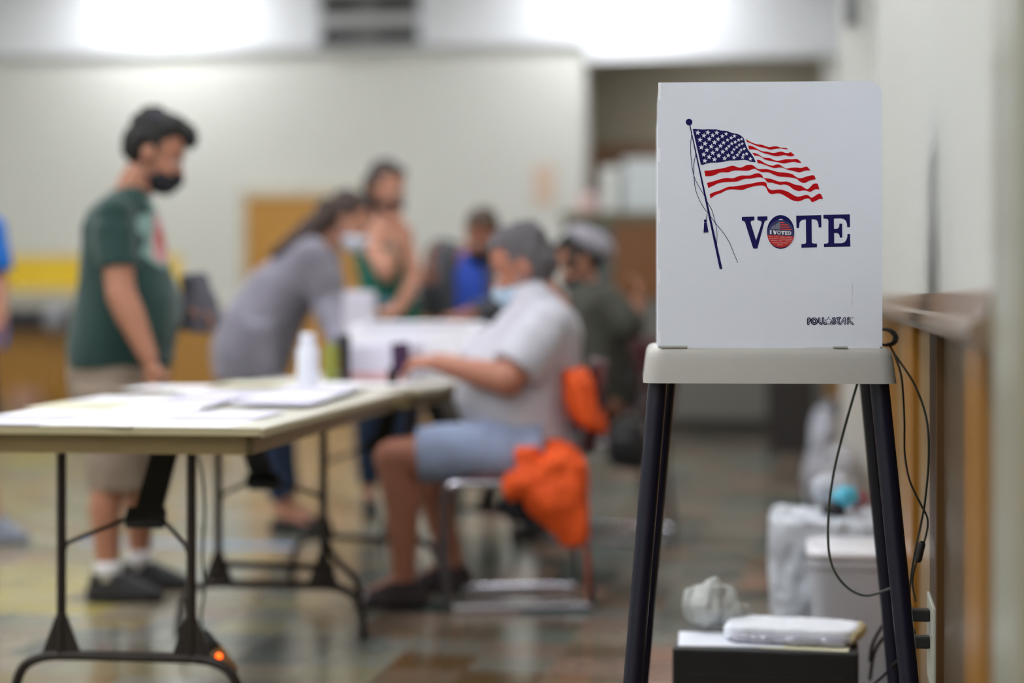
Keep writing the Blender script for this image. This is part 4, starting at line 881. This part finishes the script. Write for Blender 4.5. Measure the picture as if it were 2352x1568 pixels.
# --- person in the olive jacket, seated farther back
def seated_olive():
    Yc = 8.22; N = lambda px, py, dy=0: P(px, py, Yc+dy)
    t = thing('person', 'person in dark olive jacket and grey cap seated behind the grey-haired person', 'person', V((.4, Yc, 0)))
    body = MB()
    for dy, kx in ((-.12, 1255), (.14, 1270)):
        hip = N(1390,925,dy); k_ = N(kx,918,dy); a_ = N(kx+10,1200,dy); a_.z = .09
        seg(body, hip, k_, .085, .06); seg(body, k_, a_, .056, .036); seg(body, a_, a_+V((-.12,0,-.05)), .034, .026)
        sh = MB(); b0 = V((a_.x, a_.y, 0)); sh.loft([(b0+V((-.06,0,.003)), V((.135,0,0)), V((0,.045,0))), (b0+V((-.05,0,.05)), V((.12,0,0)), V((0,.045,0))), (b0+V((0,0,.1)), V((.055,0,0)), V((0,.045,0)))], 18); sh.skin('shoe', mat('black_shoe', (22,21,26), .6), t, .01, 2)
    body.loft([(N(1385,900), V((.12,0,0)), V((0,.15,0))), (N(1370,740), V((.12,0,0)), V((0,.15,0))), (N(1355,660), V((.07,0,0)), V((0,.1,0)))], 16)
    seg(body, N(1352,670), N(1335,620), .06, .058)
    S1 = N(1392,690,-.18); E1 = P(1445,745,7.98); W1 = P(1464,700,8.0)
    seg(body, S1, E1, .05, .045); seg(body, E1, W1, .044, .034); hand(body, W1, (.1,0,1), (-1,0,0), (0,-1,0), 1.0)
    S2 = N(1340,690,.2); E2 = N(1290,790,.22); W2_ = N(1230,780,.2)
    seg(body, S2, E2, .05, .045); seg(body, E2, W2_, .044, .032); hand(body, W2_, (-1,0,0), (0,0,-1), (0,1,0), .7)
    hm = mat('black_hair', (20,18,18), .7)
    hc = N(1330,588)
    hh = head(t, body, hc, (-.85,0,-.5), (-.5,0,.85), skinA, hm, black_cloth, 'short', 1.05)
    hh.ell(hc+V((-.03,0,-.01)), V((.05,0,0)), V((0,.08,0)), V((0,0,.09)))
    body.skin('body', skinA, t, .01, 3); hh.skin('hair', hm, t, .01, 1, .008, 40)
    q = MB(); q.ell(hc+V((.045,0,.058)), V((.112,0,-.055)), V((0,.095,0)), V((.03,0,.058))); q.skin('cap', mat('grey_knit', (150,146,156), .9), t, .01, 2, .006, 30)
    sh = MB(); rg = [((1388,925), .15, .2), ((1380,860), .155, .21), ((1372,780), .15, .21), ((1366,710), .135, .205), ((1358,665), .1, .15), ((1352,645), .075, .09)]
    sh.loft([(N(*c), V((a,0,0)), V((0,b_,0))) for c, a, b_ in rg], 24)
    sh.tube([S1, E1], [.078,.07], 16); sh.ball(S1, .08); sh.tube([E1, E1.lerp(W1,.5)], [.066,.058], 14); sh.ball(E1, .068); sh.tube([S2, E2], [.078,.066], 16); sh.ball(S2, .08); sh.tube([E2, E2.lerp(W2_,.8)], [.064,.05], 14); sh.ball(E2, .065)
    sh.skin('jacket', mat('dark_olive_cloth', (62,62,54), .85), t, .011, 3, .016, 7)
    st = MB()
    for dy, kx in ((-.12, 1255), (.14, 1270)):
        st.tube([N(1395,925,dy), N(1320,920,dy), N(kx,915,dy)], [.1,.09,.075], 18); st.tube([N(kx,915,dy), N(kx+8,1100,dy), N(kx+10,1165,dy)], [.074,.06,.056], 16); st.ball(N(kx,915,dy), .075)
    st.skin('trousers', mat('black_trousers', (34,34,40), .85), t, .011, 3, .008, 8)
seated_olive()
bg = MB(); bg.loft([(P(1444,972,7.85), V((.05,0,0)), V((0,.05,0))), (P(1440,1010,7.85), V((.085,0,0)), V((0,.07,0))), (P(1440,1050,7.85), V((.09,0,0)), V((0,.075,0))), (P(1442,1076,7.85), V((.06,0,0)), V((0,.055,0)))], 20)
bg.tube(spline([P(1425,975,7.85), P(1432,900,7.9), P(1445,850,7.95), P(1455,900,7.9), P(1460,975,7.85)], 5), .008, 8)
o = bg.skin('black_bag', mat('black_nylon', (16,16,20), .6), None, .009, 2, .012, 12); setp(o, 'black bag hanging from the back of the chair beside the booth leg', 'bag')

# --- woman leaning over the second table
def leaning_woman():
    Yc = 8.4; N = lambda px, py, dy=0: P(px, py, Yc+dy)
    t = thing('person', 'long-haired woman in grey cardigan and white mask leaning over the second table', 'person', V((-1.03, Yc, 0)))
    body = MB(); jeans = MB()
    for dy, kx, ax in ((-.1, 600, 650), (.14, 640, 665)):
        hip = N(570,800,dy); k_ = N(kx,1000,dy); a_ = N(ax,1180,dy); a_.z = .09
        seg(body, hip, k_, .075, .052); seg(body, k_, a_, .05, .034); seg(body, a_, a_+V((.1,0,-.05)), .032, .025)
        jeans.tube([hip, hip.lerp(k_,.5), k_, k_.lerp(a_,.5), a_+V((0,0,.06))], [.11,.092,.074,.064,.05], 18); jeans.ball(k_, .072); jeans.ball(hip, .1)
        sh = MB(); b0 = V((a_.x, a_.y, 0)); sh.loft([(b0+V((.06,0,.003)), V((.125,0,0)), V((0,.042,0))), (b0+V((.055,0,.035)), V((.12,0,0)), V((0,.042,0))), (b0+V((0,0,.06)), V((.055,0,0)), V((0,.04,0)))], 18); sh.skin('shoe', mat('black_shoe', (22,21,26), .6), t, .01, 2)
    body.loft([(N(580,810), V((.09,0,-.04)), V((0,.13,0))), (N(640,690), V((.09,0,-.07)), V((0,.13,0))), (N(715,592), V((.05,0,-.05)), V((0,.12,0)))], 16)
    seg(body, N(728,570), N(772,530), .055, .055)
    jobs = []
    for dy, S0, E0, W0, Yw in ((-.17, (718,590), (752,700), (808,838), 8.0), (.19, (738,585), (770,700), (830,800), 8.35)):
        S_ = N(S0[0],S0[1],dy); E_ = P(E0[0],E0[1],Yc+dy*.6-.05); W_ = P(W0[0],W0[1],Yw); W_.z = .80
        seg(body, S_, E_, .048, .042); seg(body, E_, W_, .042, .028); hand(body, W_, (.8,-.2,-.35), (0,0,-1), (0,-1 if dy > 0 else 1,0), .5)
        jobs.append((S_, E_, W_))
    hm = mat('dark_brown_hair', (62,46,40), .7)
    hc = N(802,498)
    hh = head(t, body, hc, (.9,-.1,-.43), (.43,0,.9), skinB, hm, mat('white_mask', (214,222,238), .8), 'short', 1.02)
    hh.tube([hc+V((-.06,-.02,.03)), N(735,510,-.05), N(690,545,-.09), N(650,575,-.1), N(622,590,-.1)], [.08,.055,.045,.035,.02], 16)
    body.skin('body', skinB, t, .01, 3); hh.skin('hair', hm, t, .009, 2, .01, 30)
    jeans.skin('jeans', mat('dark_blue_denim', (34,52,80), .85), t, .011, 3, .006, 8)
    sh = MB()
    sh.loft([(N(572,874), V((.155,0,.0)), V((0,.24,0))), (N(578,815), V((.18,0,-.03)), V((0,.245,0))), (N(602,745), V((.165,0,-.07)), V((0,.225,0))), (N(640,680), V((.125,0,-.1)), V((0,.19,0))), (N(685,625), V((.1,0,-.1)), V((0,.18,0))), (N(720,582), V((.075,0,-.08)), V((0,.16,0))), (N(742,556), V((.045,0,-.05)), V((0,.08,0)))], 24)
    for S_, E_, W_ in jobs:
        sh.tube([S_, S_.lerp(E_,.5), E_, E_.lerp(W_,.8)], [.08,.078,.07,.06], 16); sh.ball(S_, .082); sh.ball(E_, .07)
    sh.tube([N(600,740,-.2), N(612,830,-.2), N(620,880,-.18)], [.06,.06,.05], 14)
    sh.skin('cardigan', mat('grey_knit_cardigan', (132,128,142), .9, sheen=.2), t, .011, 3, .016, 6)
leaning_woman()

# --- woman in the green tank top
def tank_woman():
    Yc = 9.05; N = lambda px, py, dy=0: P(px, py, Yc+dy)
    t = thing('person', 'dark-haired woman in green tank top and black mask standing with one hand at her chin', 'person', V((-.6, Yc, 0)))
    body = MB(); jeans = MB()
    for sx in (-.085, .085):
        hip = N(893,790)+V((sx,0,0)); k_ = N(890,980)+V((sx*1.05,-.01,0)); a_ = V((k_.x, Yc+.01, .09))
        seg(body, hip, k_, .075, .052); seg(body, k_, a_, .05, .034); seg(body, a_, a_+V((.02,-.1,-.05)), .032, .025)
        jeans.tube([hip, k_, k_.lerp(a_,.5), a_+V((0,0,.05))], [.105,.074,.064,.052], 18); jeans.ball(hip, .108)
        sh = MB(); b0 = V((a_.x, a_.y, 0)); sh.loft([(b0+V((.01,-.06,.003)), V((.042,0,0)), V((0,.125,0))), (b0+V((.01,-.05,.05)), V((.042,0,0)), V((0,.11,0))), (b0+V((0,0,.09)), V((.04,0,0)), V((0,.05,0)))], 18); sh.skin('shoe', mat('black_shoe', (22,21,26), .6), t, .011, 2)
    body.loft([(N(893,790), V((.14,0,0)), V((0,.1,0))), (N(888,680), V((.115,0,0)), V((0,.09,0))), (N(880,590), V((.135,0,0)), V((0,.1,0))), (N(880,528), V((.15,0,0)), V((0,.08,0))), (N(884,505), V((.07,0,0)), V((0,.06,0)))], 18)
    seg(body, N(884,515), N(888,470), .05, .05)
    # raised arm at the chin and the arm folded at the waist
    S1 = N(838,535); E1 = P(888,628,8.88); W1 = P(925,530,8.9)
    seg(body, S1, E1, .052, .045); seg(body, E1, W1, .044, .03); hand(body, W1, (-.25,.1,1), (-1,.3,0), (0,-1,.3), .9)
    S2 = N(922,535); E2 = P(952,640,8.98); W2_ = P(915,712,8.86)
    seg(body, S2, E2, .05, .044); seg(body, E2, W2_, .043, .03); hand(body, W2_, (-1,-.2,-.1), (0,.4,-1), (0,-1,.4), .8)
    hm = mat('brown_black_hair', (52,42,38), .7); hc = N(888,424)
    hh = head(t, body, hc, (.75,-.62,-.25), (.2,-.1,1), skinB, hm, black_cloth, 'short', 1.02)
    hh.tube([hc+V((-.05,.03,.02)), hc+V((-.07,.03,-.08)), hc+V((-.065,.02,-.18)), hc+V((-.05,.0,-.25))], [.07,.06,.05,.03], 14)
    body.skin('body', skinB, t, .01, 3); hh.skin('hair', hm, t, .01, 2, .01, 30)
    sh = MB(); sh.loft([(N(897,745), V((.155,0,0)), V((0,.125,0))), (N(892,700), V((.14,0,0)), V((0,.118,0))), (N(886,640), V((.132,0,0)), V((0,.115,0))), (N(882,590), V((.142,0,0)), V((0,.12,0))), (N(880,560), V((.125,0,0)), V((0,.105,0)))], 22)
    for sx in (-.075, .075): sh.tube([N(880,575)+V((sx,-.08,0)), N(881,528)+V((sx,-.03,.01)), N(881,530)+V((sx,.04,0)), N(880,575)+V((sx,.09,0))], .018, 10)
    sh.skin('tank_top', mat('teal_green_cotton', (22,104,88), .85), t, .01, 3, .008, 8)
    q = MB(); q.tube([N(858,745,-.13), N(850,700,-.135), N(900,705,-.14)], [.03,.045,.04], 12); q.skin('tied_shirt', mat('faded_blue_cotton', (96,124,144), .85), t, .011, 3, .01, 12)
    jeans.skin('jeans', MATS['dark_blue_denim'], t, .012, 3)
    ta = MB(); ta.ell(E1.lerp(W1,.55)+V((-.004,-.034,0)), V((.016,0,0)), V((0,.006,0)), V((0,0,.04))); ta.build('tattoo', mat('tattoo_ink', (120,112,100), .6), t, True)
tank_woman()

# --- man in the grey jacket over a blue shirt
def jacket_man():
    Yc = 9.6; N = lambda px, py, dy=0: P(px, py, Yc+dy)
    t = thing('person', 'bowed man in dark grey jacket open over a bright blue shirt behind the tables', 'person', V((-.2, Yc, 0)))
    body = MB(); tr = MB()
    for sx in (-.09, .09):
        hip = N(1085,790)+V((sx,0.05,0)); k_ = V((hip.x, Yc, .5)); a_ = V((hip.x, Yc+.04, .09))
        seg(body, hip, k_, .08, .055); seg(body, k_, a_, .052, .036); seg(body, a_, a_+V((0,-.1,-.05)), .034, .026)
        tr.tube([hip, k_, k_.lerp(a_,.5), a_+V((0,0,.03))], [.115,.085,.07,.062], 18); tr.ball(hip, .118)
        sh = MB(); b0 = V((a_.x, a_.y, 0)); sh.loft([(b0+V((0,-.06,.003)), V((.045,0,0)), V((0,.135,0))), (b0+V((0,-.05,.05)), V((.045,0,0)), V((0,.12,0))), (b0+V((0,0,.09)), V((.045,0,0)), V((0,.055,0)))], 18); sh.skin('shoe', mat('black_shoe', (22,21,26), .6), t, .011, 2)
    body.loft([(N(1085,790), V((.15,0,0)), V((0,.11,0))), (N(1075,680), V((.15,0,0)), V((0,.12,0))), (N(1080,590), V((.16,0,0)), V((0,.1,0))), (N(1090,565), V((.08,0,0)), V((0,.07,0)))], 18)
    seg(body, N(1088,585), N(1103,545,-.05), .06, .056)
    S1 = N(1015,600); E1 = P(985,700,9.45); W1 = P(990,628,9.35)
    seg(body, S1, E1, .052, .046); seg(body, E1, W1, .046, .032); hand(body, W1, (-.1,-.1,1), (1,0,0), (0,-1,0), .9, .2)
    S2 = N(1155,600); E2 = P(1165,700,9.4); W2_ = P(1062,728,9.2)
    seg(body, S2, E2, .052, .046); seg(body, E2, W2_, .046, .033); hand(body, W2_, (-1,-.1,-.1), (0,.3,-1), (0,-1,.3), .8)
    hm = mat('short_brown_hair', (72,56,44), .7); hc = N(1106,532,-.08)
    hh = head(t, body, hc, (-.3,-.78,-.5), (-.1,-.5,.85), mat('skin_ruddy', (176,116,94)), hm, black_cloth, 'short', 1.05)
    body.skin('body', skinC, t, .01, 3); hh.skin('hair', hm, t, .01, 1, .006, 40)
    sh = MB(); sh.loft([(N(1085,720), V((.15,0,0)), V((0,.13,0))), (N(1080,640), V((.15,0,0)), V((0,.13,0))), (N(1082,585), V((.11,0,0)), V((0,.1,0))), (N(1088,570), V((.075,0,0)), V((0,.07,0)))], 22)
    sh.skin('blue_shirt', mat('bright_blue_cotton', (52,88,200), .8), t, .01, 3, .008, 9)
    jk = MB()
    for sg, S_, E_, W_ in ((-1, S1, E1, W1), (1, S2, E2, W2_)):
        c0 = N(1082,640)+V((sg*.13,0,0))
        jk.loft([(N(1082,760)+V((sg*.12,.0,0)), V((.085,0,0)), V((0,.15,0))), (c0, V((.085,0,0)), V((0,.15,0))), (N(1082,580)+V((sg*.12,0,0)), V((.075,0,0)), V((0,.12,0))), (N(1082,558)+V((sg*.09,.02,0)), V((.06,0,0)), V((0,.07,0)))], 20)
        jk.tube([S_, E_], [.09,.076], 16); jk.ball(S_+V((0,0,.03)), .09); jk.ball(E_, .07); jk.tube([E_, E_.lerp(W_,.8)], [.068,.055], 14)
    jk.loft([(N(1082,760,.1), V((.2,0,0)), V((0,.06,0))), (N(1082,600,.1), V((.2,0,0)), V((0,.06,0))), (N(1082,560,.08), V((.12,0,0)), V((0,.05,0)))], 20)
    jk.skin('grey_jacket', mat('charcoal_jacket', (72,74,80), .85), t, .011, 3, .012, 8)
    tr.skin('trousers', mat('grey_brown_trousers', (84,78,72), .85), t, .012, 3)
jacket_man()

# --- person in blue at the left edge
def blue_person():
    Yc = 8.0; N = lambda px, py, dy=0: P(px, py, Yc+dy)
    t = thing('person', 'person in bright blue T-shirt and navy shorts cut off by the left edge', 'person', V((-2.35, Yc, 0)))
    body = MB(); st = MB()
    for dy, ax in ((-.02, -20), (.12, -80)):
        Yl = Yc+dy; hip = P(-85,830,Yl); k_ = P(-50 if dy < 0 else -100,1010,Yl); a_ = P(ax,1200,Yl); a_.z = .09
        seg(body, hip, k_, .08, .058); seg(body, k_, a_, .057, .036); seg(body, a_, a_+V((.1,0,-.05)), .034, .026)
        st.tube([hip, hip.lerp(k_,.5), k_+V((0,0,.05))], [.13,.115,.1], 18); st.ball(hip, .135)
        sh = MB(); b0 = V((a_.x, a_.y, 0)); sh.loft([(b0+V((.04,0,.003)), V((.13,0,0)), V((0,.045,0))), (b0+V((.04,0,.035)), V((.13,0,0)), V((0,.047,0))), (b0+V((.02,0,.07)), V((.09,0,0)), V((0,.042,0))), (b0+V((0,0,.11)), V((.055,0,0)), V((0,.045,0)))], 18); sh.skin('shoe', mat('grey_blue_shoe', (128,134,150), .6), t, .009, 2)
    body.loft([(N(-90,830), V((.15,0,0)), V((0,.13,0))), (N(-95,680), V((.15,0,0)), V((0,.13,0))), (N(-95,530), V((.17,0,0)), V((0,.11,0))), (N(-95,500), V((.08,0,0)), V((0,.07,0)))], 18)
    seg(body, N(-95,520), N(-90,455), .06, .058)
    S1 = P(-25,530,7.9); E1 = P(-6,640,7.9); W1 = P(2,735,7.8)
    seg(body, S1, E1, .054, .046); seg(body, E1, W1, .045, .03); hand(body, W1, (0,-.2,-1), (-1,0,0), (0,-1,0), .5)
    S2 = P(-165,530,8.1); E2 = P(-185,650,8.1); W2_ = P(-180,760,8.05)
    seg(body, S2, E2, .054, .046); seg(body, E2, W2_, .045, .03); hand(body, W2_, (0,-.2,-1), (1,0,0), (0,-1,0), .5)
    hm = mat('dark_brown_hair', (62,46,40), .7)
    hh = head(t, body, N(-88,390), (.8,-.5,-.1), (0,0,1), skinA, hm, black_cloth, 'short', 1.05)
    body.skin('body', skinA, t, .011, 3); hh.skin('hair', hm, t, .01, 1, .006, 40)
    sh = MB(); sh.loft([(N(-90,800), V((.19,0,0)), V((0,.17,0))), (N(-92,700), V((.195,0,0)), V((0,.17,0))), (N(-95,600), V((.185,0,0)), V((0,.155,0))), (N(-95,530), V((.18,0,0)), V((0,.13,0))), (N(-95,495), V((.1,0,0)), V((0,.09,0)))], 24)
    for S_, E_ in ((S1, E1), (S2, E2)): sh.tube([S_, S_.lerp(E_,.85)], [.075,.072], 16); sh.ball(S_, .078)
    sh.skin('t_shirt', mat('vivid_blue_cotton', (28,112,206), .85), t, .011, 3, .01, 8)
    st.skin('shorts', mat('navy_cotton', (26,32,60), .85), t, .011, 3)
blue_person()
